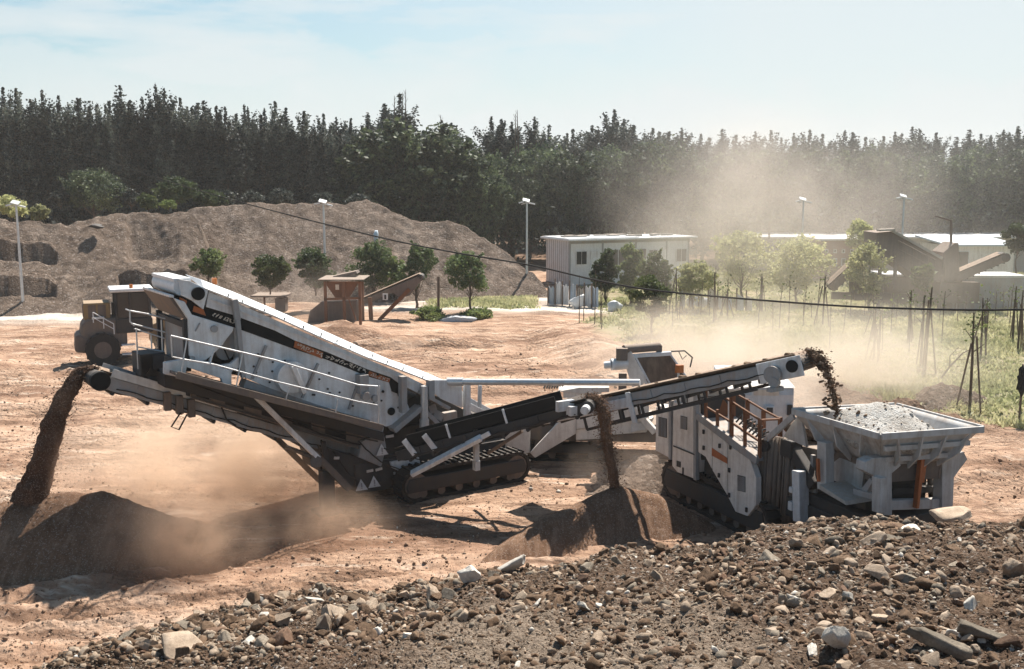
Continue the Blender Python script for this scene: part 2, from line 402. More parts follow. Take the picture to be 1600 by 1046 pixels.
def build_ground():
    us = np.concatenate([np.linspace(-3.2, -.62, 26)[:-1], np.linspace(-.62, .62, 470), np.linspace(.62, 3.2, 26)[1:]])
    ys = np.concatenate([np.linspace(-6, 9, 10)[:-1], np.geomspace(9, 48, 320)[:-1], np.geomspace(48, 130, 90)[:-1], np.geomspace(130, 430, 14)])
    U, Y = np.meshgrid(us, ys); X = U*(Y+8)
    Z = ground_z(X, Y)
    V = np.stack([X, Y, Z], -1).reshape(-1, 3)
    nx, ny = len(us), len(ys)
    i = np.arange(ny-1)[:, None]*nx + np.arange(nx-1)[None, :]
    F = np.stack([i, i+1, i+nx+1, i+nx], -1).reshape(-1, 4)
    o = np_mesh('ground', V, F, M['dirt'], smooth=True)
    x, y = V[:, 0], V[:, 1]
    fm = field_mask(x, y)
    pale = sstep(-14, -3, x)*(1-sstep(4.6, 6.6, x))*sstep(55, 58, y)*(1-sstep(65, 68, y)) + sstep(-40, -30, x)*(1-sstep(-22, -18, x))*sstep(51, 53, y)*(1-sstep(56, 58, y))*.8
    edge = np.interp(y, [26, 31, 36, 41, 46, 52, 60, 200], [16.5, 13.2, 11.5, 7.5, 4.6, 3.9, 4.4, 6])
    soil = np.exp(-((x-edge+1.2)/1.5)**2)*sstep(27, 31, y)*(1-sstep(39, 45, y)) + sstep(80, 90, y)
    for nm, a in (('rut', ruts(x, y)[1]*(1-sstep(45, 60, y))*(1-fm)), ('field', fm), ('pale', np.clip(pale, 0, 1)), ('soil', np.clip(soil, 0, 1))):
        at = o.data.attributes.new(nm, 'FLOAT', 'POINT'); at.data.foreach_set('value', np.asarray(a, np.float32))
    tag(o, kind='structure')
    return o
build_ground()
def gz(x, y): return float(ground_z(np.array([x]), np.array([y]))[0])
# ================================================================== HEAPS
def gravel_material(name, c0, c1, c2, scale=1.0, bump=.8):
    t = NT(name); v = t.coord('Object')
    big = t.noise(v, .35*scale, 4, .55); mid = t.noise(v, 2.4*scale, 6, .7); fine = t.noise(v, 11*scale, 4, .75)
    vo = t.nd('ShaderNodeTexVoronoi'); vo.inputs['Scale'].default_value = 9.0*scale; t.ln(v, vo.inputs['Vector'])
    c = t.ramp(t.math('ADD', t.math('MULTIPLY', big, .4), t.math('MULTIPLY', mid, .6)), [(.36, c0), (.55, c1), (.70, c2)])
    sp = t.nd('ShaderNodeSeparateColor'); t.ln(vo.outputs['Color'], sp.inputs[0])
    c = t.mix(t.ramp(sp.outputs[0], [(.86, 0), (.93, .55)]), c, (.40, .33, .28))
    c = t.mix(t.ramp(fine, [(.34, .7), (.5, 0)]), c, tuple(x*.35 for x in c0))
    gul = t.noise(t.coord('Object', (1.1*scale, .16*scale, .16*scale)), 1.0, 6, .7); c = t.mix(t.ramp(gul, [(.52, 0), (.64, .5)]), c, c2); c = t.mix(t.ramp(gul, [(.34, .45), (.45, 0)]), c, tuple(x*.7 for x in c0))
    t.ln(c, t.b.inputs['Base Color']); t.b.inputs['Roughness'].default_value = 1; t.b.inputs['Specular IOR Level'].default_value = .1
    t.bump(t.math('ADD', mid, t.math('ADD', fine, t.math('MULTIPLY', vo.outputs['Distance'], -.5))), bump, .12/scale)
    return t.m
M['gravel'] = gravel_material('heap_gravel', (.125, .090, .069), (.210, .157, .123), (.31, .243, .195))
M['gravelred'] = gravel_material('heap_gravel_red', (.115, .082, .062), (.195, .145, .112), (.29, .225, .178), 1.2)
M['sand'] = gravel_material('crushed_sand', (.125, .068, .040), (.215, .126, .080), (.32, .205, .14), 6.0, .7)
def heap(name, ridge, foot, label, mat, step=3.0, slope=.70, carve=None, seed=0, amp=1.0, ny=90, yback=None):
    """ridge and foot given where they show; the ridge stands back from the foot by height / slope"""
    px = np.arange(ridge[0][0], ridge[-1][0]+step, step)
    ry = np.interp(px, *zip(*ridge)); fy = np.interp(px, *zip(*foot))
    rows = []
    ss = np.concatenate([np.linspace(-.05, 1, ny), 1+np.linspace(.06, 1.0, 14)])
    V = np.zeros((len(ss), len(px), 3))
    for k in range(len(px)):
        pf = atZ(px[k], fy[k], 0.0)
        zr = 3.0
        for _ in range(12):
            Yr = pf.y + max(zr, .02)/slope
            zr = atY(px[k], ry[k], Yr).z
        zr = max(zr, .02)
        pr = atY(px[k], ry[k], pf.y + zr/slope)
        for j, s in enumerate(ss):
            if s <= 1:
                q = s
                x = pf.x + (pr.x-pf.x)*q; y = pf.y + (pr.y-pf.y)*q; z = zr*(q**1.08 if q > 0 else q)
                z = z if carve is None else z + carve(px[k], q, zr)
            else:
                q = s-1; x = pr.x*(1+.02*q); y = pr.y + q*(zr/slope*1.1+1.0); z = zr*(1-q)-.05*q
            V[j, k] = (x, y, z)
    X, Y, Z = V[..., 0], V[..., 1], V[..., 2]
    body = sstep(0, .8, Z)
    rid = fbm((X+seed)*.9, (Y*.25+seed), 4, seed+3)
    Z = Z + amp*body*(fbm(X*.35+seed, Y*.35, 3, seed)*.28 + rid*.20 + fbm(X*2.2, Y*2.2, 3, seed+9)*.14)
    V[..., 2] = Z
    V = V.reshape(-1, 3); n = len(px); m = len(ss)
    i = np.arange(m-1)[:, None]*n + np.arange(n-1)[None, :]
    F = np.stack([i, i+1, i+n+1, i+n], -1).reshape(-1, 4)
    o = np_mesh(name, V, F, mat, smooth=True)
    return tag(o, label, 'gravel heap', 'gravel heaps below the tree belt')
heap('gravel_heap', [(120, 470), (170, 400), (230, 352), (300, 329), (350, 322), (400, 321), (480, 318), (545, 317), (575, 313), (592, 320), (640, 343), (700, 346), (735, 357), (790, 393), (835, 430), (858, 458), (875, 468)],
     [(120, 476), (400, 474), (700, 470), (860, 466), (875, 469)], 'big long grey-brown gravel heap with a peak, behind the rusty hopper and small trees', M['gravel'], seed=3)
def terr(px, q, zr):   # cut ledges: short upright faces under flat lips
    z = 0.0
    if px < 88: 
        e = 1 if px < 78 else (88-px)/10
        z += e*(-1.5*(1 if .58 < q < .72 else 0) - 1.1*(1 if .20 < q < .34 else 0) + .35*(1 if .34 <= q < .40 else 0) + .3*(1 if .70 <= q < .76 else 0))
    if 196 < px < 282:
        e = min(1, (px-196)/8, (282-px)/30); dq = .40+.0022*(282-px)
        if .48 < q < .48+dq: z -= .9*e*max(0, 1-abs(q-(.48+dq*.35))/(dq*.6))
    return z
heap('gravel_heap', [(-160, 360), (0, 343), (60, 343), (84, 352), (112, 348), (150, 338), (182, 329), (215, 327), (250, 330), (292, 333), (310, 350), (330, 400), (350, 470)],
     [(-160, 496), (0, 494), (100, 490), (200, 486), (300, 482), (350, 478)], 'terraced brown gravel bank with dark cut ledges, behind the lamp post and loader', M['gravelred'], carve=terr, seed=21, ny=150)
def cutc(px, q, zr):
    if 186 < px < 292 and .05 < q < .86: return -(zr*q)*.92*min(1, (px-186)/3)*min(1, (292-px)/14)
    return 0.0
heap('gravel_heap', [(-80, 470), (0, 466), (30, 446), (60, 431), (105, 428), (150, 432), (190, 421), (240, 414), (300, 411), (340, 425), (370, 450), (400, 482)],
     [(-80, 490), (0, 487), (100, 488), (200, 490), (300, 492), (400, 488)], 'low brown gravel heap with an upright dug face, just behind the wheel loader', M['gravelred'], carve=cutc, seed=40, slope=.62, ny=120)
def pile(name, pts, label, mat, slope=.68, ext=2.2, res=.05, amp=.05, seed=0, cat='sand pile', group=None, rnd=.28):
    P = np.array(pts); hmax = P[:, 2].max(); r = hmax/slope + .5
    xs = np.arange(P[:, 0].min()-r, P[:, 0].max()+r, res); ys = np.arange(P[:, 1].min()-r, P[:, 1].max()+r, res)
    X, Y = np.meshgrid(xs, ys); Z = np.full(X.shape, -9.0)
    wob = 1 + .10*fbm(X*.8, Y*.8, 3, seed)
    segs = list(zip(P[:-1], P[1:])) if len(P) > 1 else [(P[0], P[0]+1e-4)]
    for a, b in segs:
        d = b-a; L = max(d[0]**2+d[1]**2, 1e-9)
        tt = np.clip(((X-a[0])*d[0]+(Y-a[1])*d[1])/L, 0, 1)
        dist = np.hypot(X-(a[0]+d[0]*tt), Y-(a[1]+d[1]*tt))
        hh = a[2]+d[2]*tt
        zz = hh - slope*wob*(np.sqrt(dist**2+rnd**2)-rnd)
        Z = np.maximum(Z, zz)
    Z = Z + fbm(X*1.6, Y*1.6, 4, seed+2)*amp + fbm(X*9, Y*9, 2, seed+5)*amp*.4
    base = ground_z(X, Y)
    keep = Z > base-.22
    Z = np.maximum(Z, base-.25)
    n = len(xs); m = len(ys); V = np.stack([X, Y, Z], -1).reshape(-1, 3)
    i = (np.arange(m-1)[:, None]*n + np.arange(n-1)[None, :])
    kf = (keep[:-1, :-1] | keep[1:, :-1] | keep[:-1, 1:] | keep[1:, 1:])
    i = i[kf]
    F = np.stack([i, i+1, i+n+1, i+n], -1).reshape(-1, 4)
    used = np.unique(F); mp_ = np.zeros(len(V), np.int64); mp_[used] = np.arange(len(used))
    o = np_mesh(name, V[used], mp_[F], mat, smooth=True)
    return tag(o, label, cat, group)
PL = atY(78, 771, 19.6); PL2 = atY(272, 811, 19.9); PL3 = atY(340, 832, 20.6)
pile('sand_pile', [(-12.6, 19.5, .75), (-10.2, 19.55, .9), (PL.x, PL.y, PL.z), (PL.x+.9, PL.y+.05, PL.z-.02), (PL2.x, PL2.y, PL2.z), (PL3.x, PL3.y, .05)],
     'brown sand pile heaped under the discharge end of the screener tail conveyor', M['sand'], seed=5, amp=.07, group='piles of screened material')
PR = atY(965, 772, 21.0)
pile('sand_pile', [(-.55, 18.55, .06), (.35, 19.5, .42), (1.35, 20.4, .62), (PR.x+.03, PR.y, PR.z+.17), (PR.x+.75, PR.y-.05, PR.z+.0), (PR.x+1.5, PR.y-.2, .32)],
     'round brown sand pile under the short black side conveyor, beside the crusher', M['sand'], seed=9, amp=.05, slope=.74, rnd=.14, group='piles of screened material')
pile('soil_pile', [(2.6, 23.6, .25), (3.3, 24.2, .55), (4.2, 23.6, .35)], 'rough dark soil mound left of the crusher panels', M['gravelred'], seed=14, amp=.16, cat='soil pile', slope=.55)
pile('soil_pile', [(-9.8, 47.5, .5), (-8.0, 48, .75), (-6.6, 47.6, .4)], 'smooth pale soil hump in front of the rusty hopper', M['dirt'], seed=15, amp=.08, cat='soil pile', slope=.5, res=.1)
pile('soil_pile', [(2.4, 48.5, .35), (3.4, 43, .6), (4.6, 38.5, .45), (5.6, 36, .1)], 'smooth sandy bank curving along the yard side of the orchard', M['dirt'], seed=17, amp=.10, cat='soil pile', slope=.33, res=.12, rnd=.6)
pile('soil_pile', [(-8.2, 44.5, .10), (-5.5, 45.2, .35), (-2.2, 45.6, .30), (-.6, 45.2, .05)], 'low dark soil ridge in front of the blue tarp', M['dirt'], seed=18, amp=.14, cat='soil pile', slope=.75, res=.1)
pile('soil_pile', [(-6.4, 30.6, .05), (-4.9, 31.2, .28), (-3.4, 31.0, .08)], 'small soil ridge on the yard behind the screener lid', M['dirt'], seed=19, amp=.14, cat='soil pile', slope=.6, res=.08)
pile('soil_pile', [(-17.5, 40.5, .05), (-15.8, 40.8, .30), (-14.6, 40.6, .08)], 'small dark soil ridge left of the wheel loader', M['gravelred'], seed=20, amp=.14, cat='soil pile', slope=.6, res=.08)
pile('soil_pile', [(13.2, 32.2, .35), (14.3, 33.6, .55), (15.2, 33.0, .3)], 'dark clod of earth piled at the orchard edge by the bare branch', M['gravelred'], seed=16, amp=.22, cat='soil pile', slope=.8, res=.07)
# ================================================================== RUBBLE BANK
CRX = [-500, -200, 60, 190, 330, 400, 500, 560, 700, 740, 830, 890, 960, 1050, 1110, 1180, 1300, 1450, 1600, 1900, 2300]
CRY = [1500, 1250, 1048, 988, 958, 938, 912, 928, 905, 895, 887, 875, 859, 857, 849, 825, 810, 815, 813, 813, 827]
CYY = [9.0, 11.0, 13.5, 14.2, 14.8, 15.2, 16.0, 16.0, 16.3, 16.3, 16.3, 16.3, 16.2, 16.1, 16.0, 15.6, 15.5, 15.5, 15.5, 15.5, 15.5]
CBX = [-500, 60, 400, 800, 1200, 1600, 2300]; CBY = [8.8, 13.1, 11.5, 9.5, 8.6, 8.4, 8.2]
def bank_profile(px):
    cy, Yc, Yb = np.interp(px, CRX, CRY), np.interp(px, CRX, CYY), np.interp(px, CBX, CBY)
    pc = atY(px, cy, Yc)
    pb = atY(px, max(1048, cy+2), min(Yb, Yc-.3))
    return pc, pb
def bank_noise(x, y):
    return fbm(x*.9, y*.9, 4, 31)*.15 + fbm(x*3.4, y*3.4, 4, 32)*.09 + np.abs(fbm(x*8, y*8, 3, 33))*.07
def build_bank():
    px = np.arange(-480, 2281, 4.0)
    sn = np.linspace(0, 1, 26)[:-1]; sv = np.linspace(0, 1, 250); sb = np.linspace(0, 1, 34)[1:]
    V = np.zeros((len(sn)+len(sv)+len(sb), len(px), 3))
    for k, p in enumerate(px):
        pc, pb = bank_profile(p)
        near = Vector((pb.x*.12, 1.0, 5.3 if p > 300 else 5.3-(300-p)*.004))
        for j, s in enumerate(sn): q = near.lerp(pb, s); V[j, k] = q
        for j, s in enumerate(sv): V[len(sn)+j, k] = pb.lerp(pc, s)
        for j, s in enumerate(sb):
            d = s*(pc.z/.75+1.0)
            V[len(sn)+len(sv)+j, k] = (pc.x*(1+d/pc.y), pc.y+d, pc.z - d*.75*(1-.25*(1-s)) - .05)
    X, Y = V[..., 0], V[..., 1]
    fade = np.ones(len(V))[:, None]*np.ones(len(px))[None, :]
    V[..., 2] += bank_noise(X, Y)*fade - .02
    n = len(px); m = len(V)
    i = np.arange(m-1)[:, None]*n + np.arange(n-1)[None, :]
    F = np.stack([i, i+1, i+n+1, i+n], -1).reshape(-1, 4)
    t = NT('rubble_soil'); v = t.coord('Object')
    big = t.noise(v, .7, 5, .6); mid = t.noise(v, 7, 6, .7); fine = t.noise(v, 38, 4, .75)
    vo = t.nd('ShaderNodeTexVoronoi'); vo.inputs['Scale'].default_value = 24; t.ln(v, vo.inputs['Vector'])
    sp = t.nd('ShaderNodeSeparateColor'); t.ln(vo.outputs['Color'], sp.inputs[0])
    c = t.ramp(t.math('ADD', t.math('MULTIPLY', big, .45), t.math('MULTIPLY', mid, .55)), [(.38, (.052, .032, .020)), (.54, (.125, .079, .052)), (.70, (.26, .175, .122))])
    c = t.mix(t.ramp(sp.outputs[0], [(.78, 0), (.88, .7)]), c, (.24, .185, .145))
    c = t.mix(t.ramp(sp.outputs[1], [(.965, 0), (.975, .9)]), c, (.46, .41, .36))
    c = t.mix(t.ramp(fine, [(.36, .8), (.52, 0)]), c, (.035, .024, .018))
    t.ln(c, t.b.inputs['Base Color']); t.b.inputs['Roughness'].default_value = 1; t.b.inputs['Specular IOR Level'].default_value = .15
    t.bump(t.math('ADD', t.math('ADD', mid, fine), t.math('MULTIPLY', vo.outputs['Distance'], -.8)), 1.0, .03)
    PX = np.tile(px, len(V)); ROW = np.repeat(np.clip((np.arange(len(V))-len(sn))/len(sv), 0, 1), n)
    gm = sstep(520, 760, PX)*(1-sstep(1080, 1320, PX))*(1-sstep(.30, .62, ROW+.0004*(PX-800)+fbm(PX*.01, ROW*4, 3, 66)*.22))
    fa = attr_node(t, 'fine'); g2 = t.ramp(t.math('ADD', t.math('MULTIPLY', fine, .6), t.math('MULTIPLY', mid, .4)), [(.36, (.080, .056, .040)), (.50, (.20, .150, .110)), (.64, (.36, .285, .225))])
    t.ln(t.mix(fa, c, g2), t.b.inputs['Base Color'])
    o = np_mesh('rubble_bank', V.reshape(-1, 3), F, t.m, smooth=True)
    at = o.data.attributes.new('fine', 'FLOAT', 'POINT'); at.data.foreach_set('value', gm.astype(np.float32))
    tag(o, kind='structure')
build_bank()
# ---- rocks
M['rock_brown'] = stone('rock_brown', (.115, .070, .042), (.235, .152, .097))
M['rock_tan'] = stone('rock_tan', (.30, .22, .155), (.47, .365, .275))
M['rock_grey'] = stone('rock_grey', (.18, .145, .108), (.33, .275, .215))
M['rock_white'] = stone('rock_white', (.56, .50, .43), (.78, .72, .63))
M['rock_red'] = stone('rock_red', (.15, .088, .056), (.25, .155, .105))
M['clod'] = stone('clod', (.27, .165, .105), (.46, .315, .22))
def ico(sub):
    import bmesh
    bm = bmesh.new(); bmesh.ops.create_icosphere(bm, subdivisions=sub, radius=1)
    V = np.array([v.co[:] for v in bm.verts]); F = np.array([[v.index for v in f.verts] for f in bm.faces]); bm.free()
    return V, F
def rock_shape(sub, seed, sq=(1, .8, .6), cuts=9, blocky=0.0, rough=.05):
    rs = np.random.RandomState(seed); V, F = ico(sub); V = V.copy()
    if blocky:
        mxa = np.abs(V).max(1, keepdims=True); V = V*(1-blocky) + V/mxa*blocky*.8
    for _ in range(cuts):
        nrm = rs.normal(size=3); nrm /= np.linalg.norm(nrm); d = rs.uniform(.42, .84)
        q = V@nrm; over = q > d
        V[over] -= np.outer(q[over]-d, nrm)
    n = np.array([mnoise.noise(Vector(v*1.7+seed*3.1)) for v in V]); n2 = np.array([mnoise.noise(Vector(v*5+seed))+.6*mnoise.noise(Vector(v*11+seed)) for v in V])
    V = V*(1+rough*1.8*n+rough*n2)[:, None]
    return V*np.array(sq), F
SH1 = [rock_shape(1, 100+i, (1, rng.uniform(.6, .95), rng.uniform(.4, .75)), 6, rng.choice([0, .6, .95]), .07) for i in range(16)]
SH2 = [rock_shape(3, 200+i, (1, rng.uniform(.55, .95), rng.uniform(.34, .75)), 7, rng.choice([.2, .9, 1.0]), .05) for i in range(18)]
SH3 = [rock_shape(4, 300+i, (1, rng.uniform(.6, .95), rng.uniform(.42, .78)), 8, (.3, .9, 1.0)[i % 3], .05) for i in range(18)]
def rot3(rs, tilt=.6):
    return np.array((Matrix.Rotation(rs.uniform(0, 6.28), 3, 'Z') @ Matrix.Rotation(rs.normal()*tilt, 3, 'X') @ Matrix.Rotation(rs.normal()*tilt, 3, 'Y')))
def bank_point(px, s):
    pc, pb = bank_profile(px); p = pb.lerp(pc, s)
    return Vector((p.x, p.y, p.z + float(bank_noise(np.array([p.x]), np.array([p.y]))[0]) - .02))
# pebbles and chips nobody could count
ROTS = [rot3(nr, .7) for _ in range(400)]
def scatter_stones(name, pts, sizes, shapes, mats, label_kind='stuff', tilt=.8):
    Vs, Fs, MI = [], [], []; off = 0; CH = np.repeat(np.arange(5), [104, 50, 24, 4, 18])
    for p, sz in zip(pts, sizes):
        V, F = shapes[nr.randint(len(shapes))]
        A = V@ROTS[nr.randint(400)].T*sz + p
        Vs.append(A); Fs.append(F+off); off += len(V); MI.append(np.full(len(F), CH[nr.randint(200)]))
    o = np_mesh(name, np.concatenate(Vs), np.concatenate(Fs), mats, mi=np.concatenate(MI))
    return tag(o, kind='stuff')
RM = [M['rock_brown'], M['rock_tan'], M['rock_grey'], M['rock_white'], M['rock_red']]
def bank_points(px, s):
    """many points of the bank surface at once"""
    cy, Yc, Yb = np.interp(px, CRX, CRY), np.interp(px, CRX, CYY), np.interp(px, CBX, CBY)
    def a_(py, Y):
        u, v = (px-800)/FPX, (523-py)/FPX; dy = CT+v*ST; t_ = Y/dy
        return np.stack([u*t_, Y+0*u, H+(-ST+v*CT)*t_], 1)
    pc, pb = a_(cy, Yc), a_(np.maximum(1048, cy+2), np.minimum(Yb, Yc-.3))
    p = pb+(pc-pb)*s[:, None]; p[:, 2] += bank_noise(p[:, 0], p[:, 1])-.02
    return p
n = 26000
px = np.where(nr.rand(n) < .92, nr.uniform(40, 1640, n), nr.uniform(-60, 2100, n)); s_ = nr.rand(n)**.9
k = nr.rand(n) < .35+vn(px*.012, s_*9, 77); px, s_ = px[k], s_[k]
patch = vn(px*.006+3, s_*4.5, 78)
szs = np.minimum((.011+.006*patch)*(1-nr.rand(len(px))*.99)**-(.34+.34*patch), .11)
pts = bank_points(px, s_); pts[:, 2] += szs*.15
scatter_stones('rubble_stones', pts, szs, SH1, RM)
n = 6800
px = nr.uniform(50, 1640, n); s_ = nr.rand(n)**.85; s_ = np.where(px < 760, 1-(1-s_)*.8, s_)
k = (vn(px*.008+9, s_*5, 79) > .38) & ~((px > 640) & (px < 1200) & (s_ < .42-.0003*(px-800)) & (nr.rand(n) < .85)); px, s_ = px[k], s_[k]
szs = np.minimum(np.where(px < 800, .042, .036)*(1-nr.rand(len(px))*.98)**-.36, .12)
pts = bank_points(px, s_); pts[:, 2] += szs*.15
scatter_stones('broken_stones', pts, szs, SH2, RM, tilt=.5)
# grit and clods strewn over the work floor
n = 52000
Y = 13.5+32*nr.rand(n)**2.2; X = nr.uniform(-.56, .56, n)*(Y+2)
k = vn(X*.5, Y*.5, 50)+nr.rand(n)*.5 > .55; X, Y = X[k], Y[k]
szs = np.minimum(.011*(1-nr.rand(len(X))*.99)**-.42*(1+.012*(Y-14)), .07)
pts = np.stack([X, Y, ground_z(X, Y)+szs*.2], 1)
scatter_stones('ground_stones', pts, szs, SH1, [M['clod'], M['clod'], M['rock_tan'], M['rock_white'], M['rock_brown']])
# stones one can count
RMESH = {}
def rock_obj(loc, size, mkey, shape=None, label=None, group=None, sq=None, rot=None, sub=None, cat='stone', name='rock'):
    k = (shape if shape is not None else rng.randrange(len(SH3)), mkey)
    if k not in RMESH:
        V, F = SH3[k[0] % len(SH3)]; o = np_mesh('rock', V, F, M['rock_'+mkey]); RMESH[k] = o.data
        o.name = name
    else:
        o = bpy.data.objects.new(name, RMESH[k]); COL.objects.link(o)
    o.location = loc; o.scale = (size, size, size) if sq is None else tuple(size*a for a in sq)
    o.rotation_euler = rot if rot else (rng.gauss(0, .5), rng.gauss(0, .5), rng.uniform(0, 6.28))
    return tag(o, label, cat, group)
def bank_at(px, py, lift=0.0):
    pc, pb = bank_profile(px); best, bs = 1e9, 0
    for i in range(161):
        p = pb.lerp(pc, i/160); d = p - Vector((0, 0, H)); v = d.dot(Vector((0, ST, CT)))/d.dot(Vector((0, CT, -ST)))
        e = abs(523-v*FPX-py)
        if e < best: best, bs = e, i/160
    p = bank_point(px, bs); p.z += lift; return p
def rock_px(px, py, wpx, mkey, label, sq=(1, 1, 1), rot=None, shape=None, lift=.25):
    p = bank_at(px, py); size = wpx/2/FPX*(p.y*1.03); p.z += size*lift*sq[2]
    return rock_obj(p, size, mkey, shape, label, None, sq, rot)
rock_px(1308, 1022, 74, 'white', 'smooth whitish boulder near the lower right, leaning on darker stones', (.75, .7, 1.35), (.3, .5, .4), 2, .45)
rock_px(1268, 1020, 36, 'white', 'small white stone tucked against the whitish boulder', (1, .7, .8), None, 5)
rock_px(733, 915, 52, 'white', 'upright white-topped stone at the bank crest below the screener shadow', (.75, .7, 1.0), (.3, -.5, .2), 7, .5)
rock_px(803, 892, 58, 'white', 'long pale block lying tilted on the bank crest by the sand pile', (1.1, .55, .55), (.1, -.45, .25), 4, .8)
rock_px(770, 920, 44, 'brown', 'rounded brown stone between the two pale blocks at the crest', (1, .8, .8), None, 9)
rock_px(505, 922, 36, 'grey', 'round dark grey stone standing alone on the crest of the left rubble', (1, .9, 1.0), None, 1)
rock_px(492, 936, 40, 'white', 'flat pale block beside the round dark grey stone', (1.2, .7, .5), None, 11)
rock_px(520, 968, 56, 'tan', 'lumpy pale tan boulder in the middle of the left rubble', (1, .8, .85), None, 3)
rock_px(553, 962, 40, 'grey', 'grey angular stone with a lit top beside the lumpy tan boulder', (.8, .8, 1), None, 6)
rock_px(1590, 890, 76, 'tan', 'large squarish tan stone cut by the right picture edge', (1, .8, .75), None, 8)
rock_px(1385, 845, 50, 'grey', 'flat grey slab stone lying below the crusher hopper', (1.2, .8, .45), (0, .2, .3), 10)
rock_px(1100, 908, 54, 'brown', 'dark brown rounded boulder on the right bank below the sand pile', (1, .8, .8), None, 0)
rock_px(1372, 915, 50, 'tan', 'pointed tan stone in the middle of the right bank', (1, .8, .9), None, 12)
rock_px(1265, 910, 16, 'white', 'small bright white pebble in the middle of the right bank', (1, .9, .9), None, 5)
rock_px(1325, 962, 20, 'white', 'bright white pebble just above the whitish boulder', (1, .9, .9), None, 7)
# slabs and broken kerb bars
def slab(px, py, L, W, T, rot, label, mkey='concrete', lift=.04, Yz=None):
    p = bank_at(px, py) if Yz is None else atY(px, py, Yz)
    V, F = rock_shape(3, int(px), (1, 1, 1), 3, 1.0, .02)
    V = V/np.abs(V).max(0); V = np.clip(V, -.82, .82)/.82*np.array((L/2, W/2, T/2))
    V = V + np.array([[mnoise.noise(Vector(v)*9)*.012]*3 for v in V])
    o = np_mesh('stone_slab', V, F, M[mkey]); o.location = (p.x, p.y, p.z+lift); o.rotation_euler = rot
    return tag(o, label, 'slab')
slab(290, 1016, .56, .50, .10, (R(16), R(6), R(25)), 'flat beige paving slab lying on the dark stones at the lower left', 'rock_tan', .10)
slab(1462, 1022, .62, .13, .11, (R(4), R(20), R(-22)), 'long grey broken bar lying across the lower right rubble', 'rock_grey', .07)
slab(1532, 1012, .42, .14, .11, (R(0), R(14), R(-20)), 'short grey bar stone by the right end of the rubble', 'rock_grey', .07)
slab(1490, 805, .62, .42, .10, (R(5), R(-4), R(10)), 'flat pale slab lying under the right hopper leg', 'rock_tan', .0, 16.0)
slab(1395, 828, .40, .22, .07, (R(2), R(2), R(8)), 'thin flat brown slab near the crest below the hopper', 'rock_brown', .04)
slab(1422, 832, .26, .18, .06, (R(6), R(2), R(-8)), 'small bright flat slab near the crest below the hopper', 'rock_white', .05)
slab(560, 940, .44, .20, .12, (R(10), R(24), R(-12)), 'dark tilted slab at the crest of the left rubble', 'rock_brown', .08)
zones = [(60, 330, 'at the far left tail of the rubble bank'), (330, 700, 'on the left part of the rubble bank'), (700, 1050, 'on the middle of the rubble bank below the sand pile'), (1050, 1300, 'on the bank below the crusher panels'), (1300, 1640, 'on the bank below the feed hopper')]
cand = []
for _ in range(268):
    if rng.random() < .50: px = rng.triangular(90, 800, 400); s = 1-rng.random()**1.2*.75
    else: px = rng.uniform(760, 1620); s = rng.random()
    if 660 < px < 1180 and s < .45 and rng.random() < .8: s = .45+.55*rng.random()
    cand.append((px, s))
names = {'brown': 'brown', 'tan': 'pale tan', 'grey': 'grey', 'white': 'whitish', 'red': 'reddish'}
for px, s in cand:
    p = bank_point(px, s); size = min((.095 if px < 800 else .075)*(1-rng.random()*.96)**-.34, .21)
    mk = rng.choices(['brown', 'tan', 'grey', 'white', 'red'], [.40, .34, .16, .04, .06])[0]
    zn = next((z for a, b, z in zones if a <= px < b), zones[-1][2])
    p.z += size*.12
    rock_obj(p, size, mk, None, f'loose {names[mk]} angular stone {zn}', 'loose stones ' + zn)
